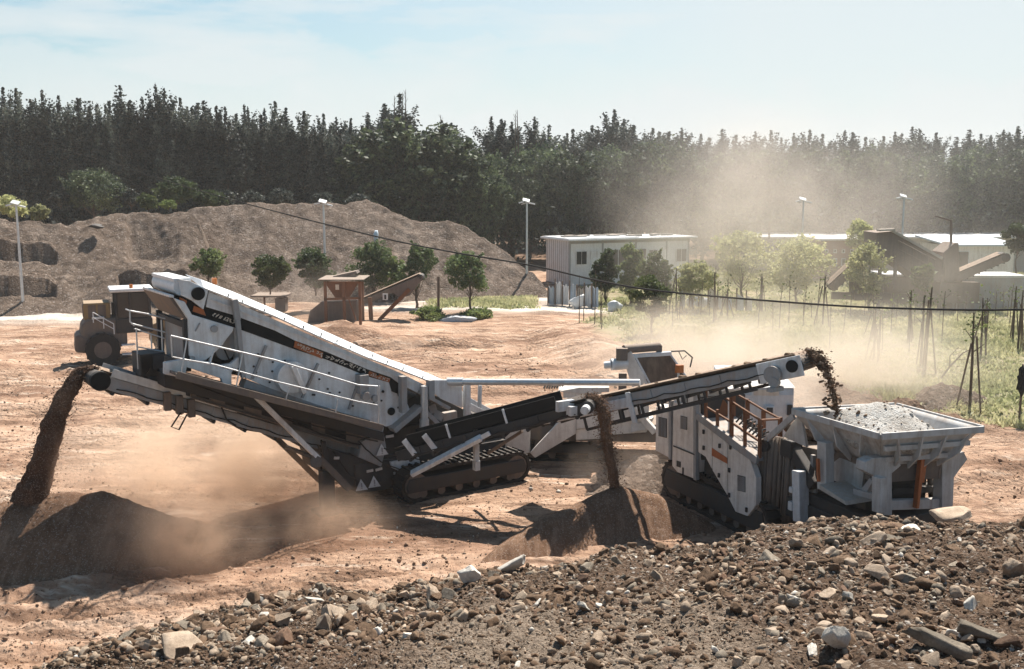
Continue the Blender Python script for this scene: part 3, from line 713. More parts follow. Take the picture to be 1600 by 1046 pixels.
# ================================================================== MACHINES
def lerp(a, b, t): return Vector(a).lerp(Vector(b), t)
def track(parent, x0, x1, yc, h=.84, w=.46, zb=.0):
    """crawler: belt loop with grousers > side frame, wheels"""
    r = h/2; N = 18; prof = []
    for i in range(N+1): a = -math.pi/2 + math.pi*i/N; prof.append((x1-r+math.cos(a)*r, zb+r+math.sin(a)*r))
    for i in range(N+1): a = math.pi/2 + math.pi*i/N; prof.append((x0+r+math.cos(a)*r, zb+r+math.sin(a)*r))
    m = MB(); n = len(prof); k = .93
    cx, cz = (x0+x1)/2, zb+r
    inn = []
    for (x, z) in prof:
        ccx = min(max(x, x0+r), x1-r); d = Vector((x-ccx, z-cz)); d = d*(1-.07/max(d.length, .01)); inn.append((ccx+d.x, cz+d.y))
    y0, y1 = yc-w/2, yc+w/2
    vs = [(x, y0, z) for x, z in prof] + [(x, y1, z) for x, z in prof] + [(x, y0, z) for x, z in inn] + [(x, y1, z) for x, z in inn]
    fs = []
    for i in range(n):
        j = (i+1) % n
        fs += [(i, j, n+j, n+i), (2*n+j, 2*n+i, 3*n+i, 3*n+j), (j, i, 2*n+i, 2*n+j), (n+i, n+j, 3*n+j, 3*n+i)]
    m.add(vs, fs)
    # grouser bars round the loop
    pts = [Vector((x, 0, z)) for x, z in prof] + [Vector((prof[0][0], 0, prof[0][1]))]
    L = 0; nxt = 0
    for a, b in zip(pts[:-1], pts[1:]):
        d = (b-a).length
        while nxt < L+d:
            p = a.lerp(b, (nxt-L)/d); tdir = (b-a).normalized(); nn = Vector((tdir.z, 0, -tdir.x))
            m.beam((p.x+nn.x*.02, y0+.003, p.z+nn.z*.02), (p.x+nn.x*.02, y1-.003, p.z+nn.z*.02), .05, .05, up=tuple(nn)); nxt += .17
        L += d
    tr = m.build('crawler_track', M['rubber'], parent)
    f = MB(); f.prism([(x0+.16, y0-.02, zb+.24), (x1-.16, y0-.02, zb+.24), (x1-.12, y0-.02, zb+r), (x1-.2, y0-.02, zb+h-.20), (x0+.2, y0-.02, zb+h-.20), (x0+.12, y0-.02, zb+r)], (0, .06, 0)); f.prism([(x0+r*.9, y0+.06, zb+.22), (x1-r*.9, y0+.06, zb+.22), (x1-r*.7, y0+.06, zb+r), (x1-r*1.1, y0+.06, zb+h-.2), (x0+r*1.1, y0+.06, zb+h-.2), (x0+r*.7, y0+.06, zb+r)], (0, w-.12, 0))
    f.build('track_frame', M['dark'], tr, bevel=.015)
    wl_ = MB()
    for x in (x0+r, x1-r): wl_.cyl((x, y0+.02, cz), (x, y1-.02, cz), r-.09, n=20); wl_.cyl((x, y0-.012, cz), (x, y0+.03, cz), r*.42, n=14)
    kk = max(2, int((x1-x0-h)/.42))
    for i in range(kk): x = x0+h*.75+(x1-x0-h*1.5)*i/(kk-1); wl_.cyl((x, y0+.03, zb+.17), (x, y1-.03, zb+.17), .10, n=12)
    wl_.build('wheel', M['brownsteel'], tr, smooth=True)
    return tr
def conveyor(parent, name, p0, p1, w=.7, fh=.22, frame='grey', belt='beltdirt', fw=.07, rollers=9, drum=.16, drop=0.0, cross=True):
    """p0 tail, p1 head: side channels, trough belt both ways, rollers, head drum"""
    p0, p1 = Vector(p0), Vector(p1); d = (p1-p0).normalized(); sd = d.cross(Vector((0, 0, 1))).normalized(); up = sd.cross(d).normalized()
    m = MB()
    for s in (-1, 1):
        a, b = p0+sd*s*(w/2), p1+sd*s*(w/2)
        m.beam(a, b, .02, fh, up=up)
        for q in (-1, 1): m.beam(a+up*q*fh/2 - sd*s*fw/2, b+up*q*fh/2 - sd*s*fw/2, fw, .02, up=up)
        for i in range(1, 8): q = a.lerp(b, i/8); m.beam(q-up*fh*.5+sd*s*.012, q+up*fh*.5+sd*s*.012, .03, .06, up=d)
    L = (p1-p0).length
    for i in range(int(L/.9)+1):
        q = p0 + d*min(L-.05, .1+i*.9) - up*fh*.3; m.beam(q-sd*w/2, q+sd*w/2, .05, .06, up=up)
    fr = m.build(name, M[frame], parent)
    b = MB(); top = fh*.5+.03
    K = 26; pr = [(-w*.46, .07), (-w*.25, .0), (w*.25, .0), (w*.46, .07)]
    ring = []
    Lh = p0 + d*.1
    for i in range(K+1):
        q = p0.lerp(p1, i/K); ring.append([q+sd*x+up*(top+z) for x, z in pr])
    for i in range(1, 9):
        a = math.pi/2 - math.pi*i/9; ring.append([p1 + sd*x + d*math.cos(a)*(top) + up*(math.sin(a)*top) for x, z in pr])
    for i in range(K+1):
        q = p1.lerp(p0, i/K); ring.append([q+sd*x-up*(top-.02+ .04*math.sin(i*1.1)) for x, z in pr])
    vs = [v for rg in ring for v in rg]; n = 4
    b.add(vs, [(i*n+j, i*n+j+1, (i+1)*n+j+1, (i+1)*n+j) for i in range(len(ring)-1) for j in range(3)])
    bo = b.build('belt', M[belt], fr, smooth=True)
    so = bo.modifiers.new('th', 'SOLIDIFY'); so.thickness = .018
    dm = MB(); dm.cyl(p1-sd*(w/2+.015), p1+sd*(w/2+.015), drum, n=18); dm.cyl(p1-sd*(w/2+.05), p1+sd*(w/2+.05), drum*.4, n=14)
    dm.build('head_drum', M['dark'], fr, smooth=True)
    rl = MB()
    for i in range(rollers):
        q = p0 + d*L*(i+.5)/rollers - up*(top+.02); rl.cyl(q-sd*w*.45, q+sd*w*.45, .045, n=10)
        for s in (-1, 1): rl.beam(q+sd*s*w*.47-up*.04, q+sd*s*w*.47+up*.16, .03, .05, up=d)
    rl.build('roller', M['dark'], fr, smooth=True)
    return fr, d, sd, up
def rail_run(m, base, hgt, n, r=.022, mids=(.5,), up=Vector((0, 0, 1)), endcap=True):
    """hand rail along a polyline of foot points"""
    P = [Vector(b) for b in base]
    m.tube([p+up*hgt for p in P], r)
    for q in mids: m.tube([p+up*hgt*q for p in P], r*.8)
    L = [(b-a).length for a, b in zip(P[:-1], P[1:])]; T = sum(L)
    for i in range(n+1):
        t = T*i/n; k = 0
        while k < len(L)-1 and t > L[k]: t -= L[k]; k += 1
        p = P[k].lerp(P[k+1], min(1, t/L[k])); m.tube([p, p+up*hgt], r*.9)
# ------------------------------------------------------------------ the mobile screener
SA = math.atan2(.564, .826)
SF = Frame((-2.32, 22.35, 0), SA)
SC = empty('mobile_screener', (-2.32, 22.35, 0), SA, 'big light grey tracked screening machine with a sloping box and a lettered black stripe', 'screener')
def s(px, py, y=.40): return SF.y(px, py, y)
def sp(pts, y=.40): return [s(a, b, y) for a, b in pts]
YB = 1.95   # depth of the screen box
# cover: flat lid of the box with a lip
m = MB(); lo_ = sp([(319, 450), (366, 468), (430, 494), (506, 529), (573, 558), (619, 575), (660, 591), (702, 610)], .33); hi_ = sp([(314, 437), (364, 456), (430, 484), (506, 517), (573, 547), (619, 566), (660, 580), (702, 598)], .80)
n8 = len(lo_); bk_ = [q+Vector((0, YB-.9, .03)) for q in hi_]; un = [q+Vector((0, .04, -.03)) for q in lo_]
m.add(un+lo_+hi_+bk_, [(r*n8+i, r*n8+i+1, (r+1)*n8+i+1, (r+1)*n8+i) for r in range(3) for i in range(n8-1)] + [(0, n8, 2*n8, 3*n8), (4*n8-1, 3*n8-1, 2*n8-1, n8-1)])
lid = m.build('box_cover', M['lid'], SC, bevel=.01)
m = MB()
for i in range(13):
    t = (i+.2+.6*rng.random())/13; a = lerp(s(335, 456, .36), s(690, 604, .36), t); m.cyl(a+Vector((0, .02, .01)), a+Vector((0, .0, .07)), .014, n=6)
m.build('cover_clips', M['dark'], lid)
# upper side band with a pressed line
m = MB(); m.prism(sp([(326, 456), (366, 472), (506, 533), (619, 580), (668, 604), (668, 622), (626, 601), (611, 590), (573, 577), (512, 551), (462, 533), (430, 517), (366, 493), (322, 480)], .40), (0, YB, 0)); m.build('upper_side_panel', M['white'], SC, bevel=.008)
m = MB(); m.beam(s(330, 468, .385), s(372, 484, .385), .03, .02); m.beam(s(376, 486, .385), s(650, 600, .385), .03, .02); m.build('side_ledge', M['white'], SC)
# black stripe with its lettering
m = MB(); m.prism(sp([(300, 466), (322, 478), (366, 491), (430, 515), (462, 531), (512, 549), (573, 575), (611, 588), (628, 601), (632, 620), (612, 612), (608, 598), (573, 588), (512, 563), (460, 546), (430, 535), (366, 512), (300, 492), (288, 472)], .43), (0, YB-.06, 0)); st = m.build('black_stripe', M['black'], SC)
m = MB(); m.prism(sp([(303, 478), (318, 484), (322, 494), (301, 487)], .424), (0, .03, 0)); m.prism(sp([(281, 465), (292, 470), (291, 477), (280, 472)], .38), (0, .03, 0)); m.build('orange_patch', M['orange'], st)
def glyph_row(a, b, h, n, mat, seed, fill=None):
    """worn, illegible characters: short strokes in a row"""
    r = random.Random(seed); m = MB(); a, b = Vector(a), Vector(b); d = (b-a); L = d.length; d.normalize(); up = Vector((0, -1, 0)).cross(d) * -1
    if up.z < 0: up = -up
    cw = L/n
    for i in range(n):
        o = a + d*cw*(i+.12); w_ = cw*.72
        for k in range(r.choice([3, 3, 4])):
            x0, z0 = r.choice([0, .5, 1]), r.choice([0, .5, 1]); x1, z1 = r.choice([0, .5, 1]), r.choice([0, .5, 1])
            if (x0, z0) == (x1, z1): x1 = 1-x0 if x0 != .5 else 1
            m.beam(o+d*w_*x0+up*h*z0, o+d*w_*x1+up*h*z1, .012, h*.22, up=(0, 1, 0))
    return m.build('lettering', mat, st)
m = MB(); m.prism(sp([(461, 533), (505, 551), (503, 561), (459, 543)], .425), (0, .02, 0)); m.prism(sp([(577, 580), (610, 592), (608, 598), (575, 587)], .425), (0, .02, 0)); m.build('orange_patch', M['orange'], st)
glyph_row(s(463, 542.5, .412), s(503, 559, .412), .085, 6, M['cream'], 3)
glyph_row(s(508, 558.5, .412), s(572, 583.5, .412), .075, 9, M['cream'], 4)
glyph_row(s(578, 586.5, .412), s(608, 597, .412), .06, 5, M['cream'], 5)
glyph_row(s(331, 493.5, .412), s(367, 507, .412), .07, 7, M['cream'], 6)
# the lower side plate, its seams, cover and bearings
m = MB(); m.prism(sp([(366, 511), (430, 534), (460, 545), (512, 562), (573, 587), (608, 597), (632, 620), (640, 640), (622, 660), (604, 667), (560, 655), (520, 640), (455, 620), (400, 598), (378, 588), (372, 560)], .44), (0, YB-.1, 0)); plate_mb = m
m = MB()
for a, b in (((416, 540), (394, 592)), ((497, 568), (472, 622)), ((560, 596), (545, 640)), ((372, 512), (381, 575))): m.beam(s(*a, .42), s(*b, .42), .05, .05, up=(0, 1, 0))
rib_mb = [m]; m = plate_mb; m.mat(1)
for i in range(46):
    x = 385+rng.random()*240; y = 530+(x-385)*.40+rng.random()*55
    if y < 525+(x-385)*.34+6 or y > 590+(x-385)*.27: continue
    q = s(x, y, .43); m.cyl(q, q+Vector((0, -.02, 0)), .024, n=6)
sp_ = plate_mb.build('side_plate', [M['white'], M['dark']], SC)
for q_ in rib_mb: q_.build('side_rib', M['grey'], sp_)
m = MB(); q = s(452, 588, .40); m.cyl(q+Vector((0, .05, 0)), q+Vector((0, -.20, 0)), .34, n=26); m.beam(s(452, 570, .28), s(470, 612, .28), .10, .5, up=(0, 1, 0)); m.build('exciter_cover', M['white'], sp_, smooth=True, bevel=.01)
m = MB(); m.box(s(566, 600, .30), (.22, .24, .42)); q = s(568, 618, .26); m.cyl(q, q+Vector((.0, -.16, 0)), .10, n=14); q = s(584, 622, .26); m.cyl(q, q+Vector((0, -.1, 0)), .08, n=12); m.build('drive_motor', M['grey'], sp_, bevel=.01)
m = MB()
for c, rr in (((627, 615), .10), ((611, 643), .09), ((598, 612), .03), ((590, 585), .03)): q = s(*c, .425); m.cyl(q, q+Vector((0, -.03, 0)), rr, n=16)
m.build('pipe_opening', M['black'], sp_)
m = MB(); m.prism(sp([(636, 625), (668, 612), (700, 628), (770, 662), (780, 690), (640, 700), (604, 680), (604, 668), (622, 661)], .9), (0, 1.1, 0)); m.build('rear_box', M['dark'], SC, bevel=.01)
m = MB(); m.beam(s(612, 672, .36), s(655, 636, .36), .12, .30, up=(0, 1, 0)); m.beam(s(655, 636, .40), s(688, 668, .40), .10, .26, up=(0, 1, 0)); m.beam(s(652, 612, .42), s(698, 637, .42), .08, .32, up=(0, 1, 0)); m.build('rear_brace', M['grey'], SC, bevel=.008)
# feed end: cheek plate, hood, frame opening, head drum
m = MB(); m.prism(sp([(272, 466), (289, 472), (300, 492), (366, 512), (364, 518), (340, 548), (322, 563), (306, 567), (296, 556), (294, 499)], .34), (0, .10, 0)); m.prism(sp([(272, 466), (289, 472), (300, 492), (366, 512), (364, 518), (340, 548), (322, 563), (306, 567), (296, 556), (294, 499)], .34+YB), (0, .10, 0)); m.build('cheek_plate', M['white'], SC, bevel=.015)
m = MB()
for c, rr in (((334, 514), .07), ((300, 560), .05)): q = s(*c, .33); m.cyl(q, q+Vector((0, -.06, 0)), rr, n=14)
m.beam(s(312, 505, .33), s(305, 518, .33), .02, .05, up=(0, 1, 0)); m.build('cheek_boss', M['grey'], SC, smooth=True)
hd = sp([(243, 459), (273, 466), (295, 499)], .40); b0 = s(262, 497, .40)
ext = Vector((0, YB-.05, 0))
m = MB()
A = s(272, 466, .40); B = s(294, 499, .40)
Z1 = Vector((-.10, 0, .02))
m.prism([A, A+Z1, A+Z1+Vector((0, 0, .05)), A+Vector((0, 0, .06))], ext); m.build('hood_lip', M['white'], SC, bevel=.01)
m = MB(); m.prism([A+Z1*.98+Vector((0, .02, 0)), A+Vector((0, .02, -.02)), B+Vector((0, .02, 0)), B+Vector((-.06, .02, .0))], ext*.98); m.build('hood', M['brownsteel'], SC)
m = MB(); x0 = B.x
for y in (.40, .40+YB-.1): m.b2((x0-.10, y, B.z-1.05), (x0+.02, y+.1, B.z))
for z in (B.z-.18, B.z-1.05): m.b2((x0-.08, .5, z), (x0, .40+YB-.1, z+.12))
m.build('feed_frame', M['dark'], SC, bevel=.01)
m = MB(); m.b2((x0+.05, .5, B.z-1.0), (x0+.09, .4+YB-.12, B.z-.1)); m.b2((x0-.03, .52, B.z-.98), (x0+.02, 1.2, B.z-.45)); m.build('feed_plate', M['grey'], SC)
m = MB(); m.prism(sp([(282, 437), (296, 439), (326, 453), (318, 484), (300, 470), (283, 462)], .36), (0, YB, 0)); hh = m.build('head_housing', M['white'], SC, bevel=.01)
q = s(309, 459, .35); m = MB(); m.cyl(q, q+Vector((0, -.05, 0)), .13, n=20); m.build('drum_opening', M['black'], hh)
m = MB(); a = s(283, 448, .50); m.cyl(a+Vector((.02, 0, -.02)), a+Vector((.02, YB-.4, -.02)), .17, n=20); m.b2(a+Vector((-.14, .0, .10)), a+Vector((.2, YB-.4, .16))); m.build('feed_drum', M['lid'], SC, smooth=True)
m = MB(); q = s(335, 440, 1.4); m.cyl(q+Vector((0, 0, -.35)), q+Vector((0, 0, -.05)), .035, n=10); m.cyl(q+Vector((0, 0, -.05)), q+Vector((0, 0, .07)), .055, n=12); m.build('amber_beacon', M['lens'], SC, smooth=True)
# feed recess: dark motor cavity under the strut
m = MB(); m.prism(sp([(338, 548), (372, 515), (378, 588), (330, 580), (318, 566)], .75), (0, 1.0, 0)); m.build('cavity_panel', M['dark'], SC)
m = MB(); q = s(352, 548, .60); m.cyl(q, q+Vector((0, .5, 0)), .20, n=18); m.cyl(s(365, 530, .55), s(365, 530, .55)+Vector((0, .5, 0)), .26, n=20); m.build('feed_motor', M['grey'], SC, smooth=True)
m = MB(); arc = [s(330, 575, .38), s(345, 577, .38), s(362, 574, .38), s(376, 562, .38)]
for a, b in zip(arc[:-1], arc[1:]): m.beam(a, b, .18, .12, up=(0, 1, 0))
m.beam(s(345, 540, .38), s(358, 520, .38), .05, .05); m.beam(s(326, 570, .38), s(335, 543, .38), .05, .06); m.build('cradle_beam', M['white'], SC, bevel=.02)
m = MB(); m.beam(s(366, 468, .30), s(371, 500, .30), .12, .12, w1=.10); m.beam(s(371, 500, .30), s(380, 590, .30), .11, .09); m.build('side_post', M['grey'], SC, bevel=.01)
# sub frame under the walkway
m = MB(); m.prism(sp([(257, 567), (285, 562), (330, 566), (345, 575), (362, 580), (362, 602), (348, 600), (346, 592), (292, 574), (289, 588), (300, 594), (257, 585)], .18), (0, .12, 0)); m.build('frame_bracket', M['white'], SC, bevel=.01)
m = MB(); m.prism(sp([(257, 586), (276, 590), (600, 676), (600, 690), (460, 654), (258, 606)], .40), (0, YB-.1, 0)); m.build('sub_frame', M['dark'], SC)
m = MB(); m.prism(sp([(385, 594), (560, 655), (600, 668), (598, 678), (540, 662), (380, 606)], .42), (0, .3, 0)); m.build('drip_ledge', M['grey'], SC)
# walkway and hand rail
WY = -.28
wa, wb = s(276, 586, WY), s(598, 669, WY)
m = MB(); m.beam(wa+Vector((0, .32, 0)), wb+Vector((0, .32, 0)), .64, .05); m.beam(wa, wb, .03, .14); m.beam(wa+Vector((0, .64, 0)), wb+Vector((0, .64, 0)), .03, .1)
wk = m.build('walkway', M['brownsteel'], SC, bevel=.006)
m = MB(); fa, fb = s(284, 588, WY), s(590, 666, WY)
Pt = [s(x, y, WY) for x, y in ((267, 525), (292, 532), (375, 549), (540, 597), (591, 603))]
Pt = [s(267, 525, WY), s(335, 541, WY), s(430, 563, WY), s(560, 602, WY), s(590, 604, WY)]
Pb = [s(269, 558, WY), s(288, 562, WY), s(335, 570, WY), s(430, 596, WY), s(560, 628, WY), s(592, 634, WY)]
m.tube(Pt, .017); m.tube(Pb, .014)
m.tube([Pt[0], Pb[0]], .013)
for a, b in (((292, 531), (283, 584)), ((336, 541), (328, 570)), ((379, 552), (368, 610)), ((452, 604), (446, 628)), ((528, 625), (524, 648)), ((593, 603), (592, 664)), ((590, 604), (592, 634))): m.tube([s(*a, WY), s(*b, WY)], .014)
m.build('hand_rail', M['galv'], wk, smooth=True)
# platform at the feed end
pl0 = s(219, 577, .9)
m = MB(); xa, xb = s(216, 575, .9).x, s(256, 575, .9).x; zf = s(216, 553, .9).z
m.b2((xa, .75, zf-.06), (xb, 1.35, zf)); m.b2((xa, .75, zf-.42), (xa+.03, 1.35, zf-.06)); m.b2((xa+.04, 1.0, zf-.5), (xb-.06, 1.3, zf-.06)); m.b2((xb-.25, .72, zf-.30), (xb-.03, .75, zf-.02)); pf = m.build('feed_platform', M['dark'], SC)
m = MB()
m.tube([s(203, 486, .9), s(231, 491, .9), s(258, 498, .9)], .016); m.tube([s(203, 486, .9), s(203, 503, .9), s(210, 509, .9)], .015); m.tube([s(205, 506, .9), s(257, 519, .9)], .015); m.tube([s(210, 514, .9), s(257, 529, .9)], .013)
m.tube([s(213, 517, .9), s(216, 577, .9)], .015); m.tube([s(252, 500, .9), s(255, 575, .9)], .015); m.tube([s(213, 542, .9), s(257, 550, .9)], .013); m.tube([s(236, 524, .9), s(237, 545, .9)], .015)
m.tube([s(203, 486, .9), s(203, 486, .9)+Vector((0, .3, 0))], .015)
m.build('hand_rail', M['galv'], pf, smooth=True)
m = MB(); m.beam(s(226, 594, 1.0), s(236, 576, 1.0), .08, .08); m.beam(s(226, 594, 1.9), s(236, 576, 1.9), .08, .08); m.build('platform_strut', M['dark'], SC)
# slotted conveyor side frame below the walkway: strip of bars leaves the openings
m = MB(); y = .62
top = [(298, 603), (598, 683)]; bot = [(298, 622), (598, 713)]
def band(t0, t1, u0, u1):
    f = lambda t, u: (298+300*t, (603+80*t)*(1-u)+(622+91*t + 6*math.sin(math.pi*t))*u)
    return [s(*f(t0, u0), y), s(*f(t1, u0), y), s(*f(t1, u1), y), s(*f(t0, u1), y)]
for u0, u1 in ((-.05, .20), (.72, 1.0)): m.prism(band(0, 1, u0, u1), (0, .05, 0))
slots = [(.03, .10), (.18, .28), (.37, .47), (.53, .63), (.70, .81)]
e = [0] + [v for sl in slots for v in sl] + [1]
for i in range(0, len(e), 2): m.prism(band(e[i], e[i+1], .20, .72), (0, .05, 0))
m.prism(band(0, 1, -.05, .2), (0, -.08, 0)); m.prism(band(0, 1, .9, 1.0), (0, -.06, 0))
m.build('slotted_frame', M['brownsteel'], SC, bevel=.006)
m = MB(); m.prism([q+Vector((0, .25, 0)) for q in band(.0, .98, .0, 1.0)], (0, .8, 0)); m.build('belt_housing', M['dark'], SC)
m = MB(); m.prism(sp([(566, 690), (600, 676), (604, 700), (596, 730), (560, 715)], .5), (0, .5, 0)); m.build('tail_box', M['grey'], SC, bevel=.02)
# tail conveyor (out to the left over the sand pile)
T0, T1 = s(575, 712, 1.33), s(146, 590, 1.33)
tcv, td, ts, tu = conveyor(SC, 'tail_conveyor', T0, T1, w=.74, fh=.24, frame='grey', rollers=9, drum=.17)
m = MB()
for q in (-1, 1): m.beam(lerp(T0, T1, .55)+ts*q*.36+tu*.22, lerp(T0, T1, .97)+ts*q*.42+tu*.22, .02, .16, up=tu)
m.build('belt_skirt', M['galv'], tcv)
m = MB()
for t_ in (.70, .74, .78): q = lerp(T0, T1, t_); m.b2(q+Vector((-.09, -.50, -.2)), q+Vector((.05, -.36, .18)))
m.build('fold_hinge', M['brownsteel'], tcv, bevel=.015)
m = MB(); q = lerp(T0, T1, .735); m.tube([q+Vector((-.05, -.5, -.15)), q+Vector((-.25, -.5, -.42)), q+Vector((-.1, -.5, -.5)), q+Vector((.08, -.5, -.2))], .018, 6); q = lerp(T0, T1, .6); m.tube([q+Vector((0, -.45, .2)), q+Vector((.1, -.47, -.1)), q+Vector((.3, -.45, -.25))], .018, 6); m.build('hydraulic_hose', M['rubber'], tcv, smooth=True)
m = MB(); q = T1
m.cyl(q+Vector((.02, -.38, 0)), q+Vector((.02, -.52, 0)), .19, n=18); m.build('drum_motor', M['black'], tcv, smooth=True)
# supporting struts
m = MB(); m.beam(s(398, 618, .30), s(497, 716, .30), .10, .16, up=(0, 1, 0)); m.build('support_strut', M['white'], SC, bevel=.01)
m = MB(); m.beam(s(490, 708, .30), s(545, 764, .30), .14, .15, up=(0, 1, 0)); m.cyl(s(494, 722, .2), s(494, 722, .5), .13, n=12); m.build('strut_foot', M['brownsteel'], SC, bevel=.01)
m = MB(); m.beam(s(415, 668, 2.0), s(500, 752, 2.0), .12, .16, up=(0, 1, 0)); m.beam(s(446, 698, 2.0), s(490, 715, .40), .08, .08); m.build('support_strut', M['dark'], SC, bevel=.01)
m = MB(); a = s(512, 735, .45); m.b2((a.x-.16, .35, 0.05), (a.x+.12, .6, a.z)); m.b2((a.x-.3, .2, 0), (a.x+.25, .75, .07)); m.beam((a.x, .48, a.z), s(505, 690, .5), .1, .1); m.build('jack_leg', M['dark'], SC, bevel=.01)
m = MB(); zz = [s(502, 690+i*7, .58) for i in range(8)]
for i, q in enumerate(zz): m.box(q, (.06, .06, .03) if i % 2 else (.03, .03, .07))
m.build('hanging_chain', M['black'], SC)
# chassis
m = MB(); m.prism(sp([(505, 700), (560, 715), (600, 712), (680, 700), (690, 752), (560, 772), (515, 745)], .62), (0, 1.5, 0)); m.b2((s(560, 760).x, .55, .45), (3.0, 2.1, .95)); m.prism(sp([(600, 690), (640, 665), (790, 655), (790, 690), (700, 720), (600, 735)], .75), (0, 1.2, 0)); m.build('chassis', M['dark'], SC, bevel=.015)
m = MB(); m.prism(sp([(610, 722), (655, 715), (658, 730), (640, 737), (625, 737), (612, 731)], .5), (0, .06, 0)); m.build('chassis_bracket', M['white'], SC, bevel=.01)
m = MB()
for a, b in (((573, 737), (583, 735)), ((587, 735), (597, 732)), ((615, 740), (626, 737)), ((603, 683), (615, 681)), ((522, 716), (530, 716))): m.beam(s(*a, .48), s(*b, .48), .02, .06, up=(0, 0, 1))
m.build('reflector_plate', M['galv'], SC)
for (x, y), v in (((566, 768), (0, 1)), ((586, 763), (0, 1)), ((598, 713), (0, 1))):
    m = MB(); m.prism(sp([(x-10, y), (x+9, y-3), (x-2, y-19)], .44), (0, .015, 0)); tp = m.build('warning_plate', M['tin'], SC)
    m = MB(); m.prism(sp([(x-1.6, y-6), (x+.6, y-6.3), (x-.2, y-13), (x-2.2, y-13)], .436), (0, .004, 0)); m.prism(sp([(x-1.6, y-3.4), (x+.6, y-3.7), (x+.6, y-5.2), (x-1.6, y-4.9)], .436), (0, .004, 0)); m.build('warning_mark', M['grey'], tp)
tx0, tx1 = SF.loc(atZ(628, 790, 0)).x, SF.loc(atZ(832, 752, 0)).x
track(SC, tx0, tx1, .22, .76); track(SC, tx0, tx1, 2.35, .76)
# posts and hydraulic column on the low end
m = MB()
q = s(663, 665, .25); q2 = s(663, 603, .25)
m.cyl(q, q2, .085, n=16); m.cyl(q+Vector((0, 0, -.12)), q+Vector((0, 0, .15)), .11, n=16); m.build('lift_cylinder', M['galv'], SC, smooth=True)
m = MB(); q = s(630, 625, .2); m.b2((q.x-.07, .13, s(630, 645, .2).z), (q.x+.07, .30, s(630, 588, .2).z)); q = s(670, 605, .22); m.b2((q.x-.02, .15, q.z-.28), (q.x+.12, .32, q.z+.16)); m.build('side_post', M['grey'], SC, bevel=.01)
m = MB(); m.prism(sp([(672, 594), (705, 594), (722, 604), (722, 638), (690, 624), (674, 612)], .30), (0, .06, 0)); m.prism(sp([(674, 613), (722, 636), (758, 652), (790, 668), (800, 664), (735, 630), (722, 610)], .50), (0, .08, 0)); m.b2(s(730, 597, .3)-Vector((.06, 0, .0)), s(730, 597, .3)+Vector((.10, .1, -.95))); m.build('discharge_side', M['white'], SC, bevel=.01)
m = MB(); m.prism(sp([(700, 620), (760, 645), (800, 663), (812, 668), (806, 660), (735, 622), (702, 606)], 2.1), (0, .08, 0)); m.beam(s(750, 602, 1.6), s(749, 640, 1.6), .08, .08); m.build('discharge_side', M['white'], SC, bevel=.01)
m = MB(); arc = [s(672, 632, .6), s(676, 645, .6), s(690, 652, .6), s(712, 648, .6)]
for a, b in zip(arc[:-1], arc[1:]): m.beam(a, b, .2, .16, up=(0, 1, 0))
m.build('discharge_chute', M['grey'], SC, bevel=.01)
# side conveyor with black skirts (fines)
F1 = SF.loc(atY(922, 632, 21.05)); F0 = SF.loc(atY(628, 708, 22.1))
fcv, fd, fs_, fu = conveyor(SC, 'side_conveyor', F0, F1, w=.66, fh=.20, frame='dark', belt='rubber', rollers=8, drum=.14)
m = MB()
for q in (-1, 1): m.beam(lerp(F0, F1, .08)+fs_*q*.30+fu*.27, lerp(F0, F1, .86)+fs_*q*.30+fu*.27, .02, .26, up=fu)
m.build('belt_skirt', M['black'], fcv)
m = MB()
for t_ in (.3, .6): q = lerp(F0, F1, t_)+fs_*.33; m.beam(q+fu*.1, q+fu*.42, .03, .05, up=fd)
for t_ in (.10, .21): q = lerp(F0, F1, t_)+fs_*.36; m.beam(q-fu*.05, q+fu*.32-fd*.15, .03, .13, up=fd)
q = lerp(F0, F1, .9)+fs_*.34; m.box(q+fu*.16, (.42, .10, .22)); m.box(q+fu*.02+fd*.12, (.2, .16, .2)); q = lerp(F0, F1, 1.0)+fs_*.42; m.cyl(q, q+fs_*.22, .09, n=14)
m.build('skirt_bracket', M['white'], fcv, bevel=.008)
m = MB(); a, b = SF.loc(atY(643, 741, 21.6)), SF.loc(atY(752, 684, 21.2)); m.beam(a, b, .10, .15, up=(0, 1, 0)); m.beam(b, b+(b-a)*.12, .05, .10); m.build('support_strut', M['white'], SC, bevel=.01)
m = MB(); a = SF.loc(atY(744, 672, 21.9)); m.beam(a, a+Vector((0, 0, -.85)), .09, .12); m.box(a+Vector((0, 0, -.8)), (.12, .14, .22)); m.build('strut_post', M['white'], SC, bevel=.01)
m = MB(); m.beam(SF.loc(atY(763, 708, 22.6)), SF.loc(atY(816, 674, 21.7)), .06, .06); m.build('support_strut', M['brownsteel'], SC)
# oversize conveyor that reaches over to the crusher hopper
O0 = SF.loc(atY(845, 652, 23.2)); O1 = SF.loc(atY(1256, 567, 19.3))
ocv, od, os_, ou = conveyor(SC, 'oversize_conveyor', O0, O1, w=.72, fh=.24, frame='grey', rollers=12, drum=.15)
m = MB(); q = lerp(O0, O1, .985)+os_*.40
m.beam(lerp(O0, O1, .88)+os_*.39-ou*.02, lerp(O0, O1, 1.02)+os_*.39-ou*.02, .03, .40, up=ou); m.build('head_plate', M['white'], ocv, bevel=.02)
m = MB(); m.cyl(lerp(O0, O1, .99)+os_*.40, lerp(O0, O1, .99)+os_*.425, .12, n=18); m.build('drum_opening', M['black'], ocv)
m = MB(); a = lerp(O0, O1, .93)+os_*.41-ou*.08; m.cyl(a, a+os_*.10, .17, n=20); m.cyl(a-ou*.15, a-ou*.15+os_*.12, .10, n=14); m.box(a-ou*.28-od*.05, (.35, .12, .08)); m.build('drum_motor', M['grey'], ocv, smooth=True)
m = MB()
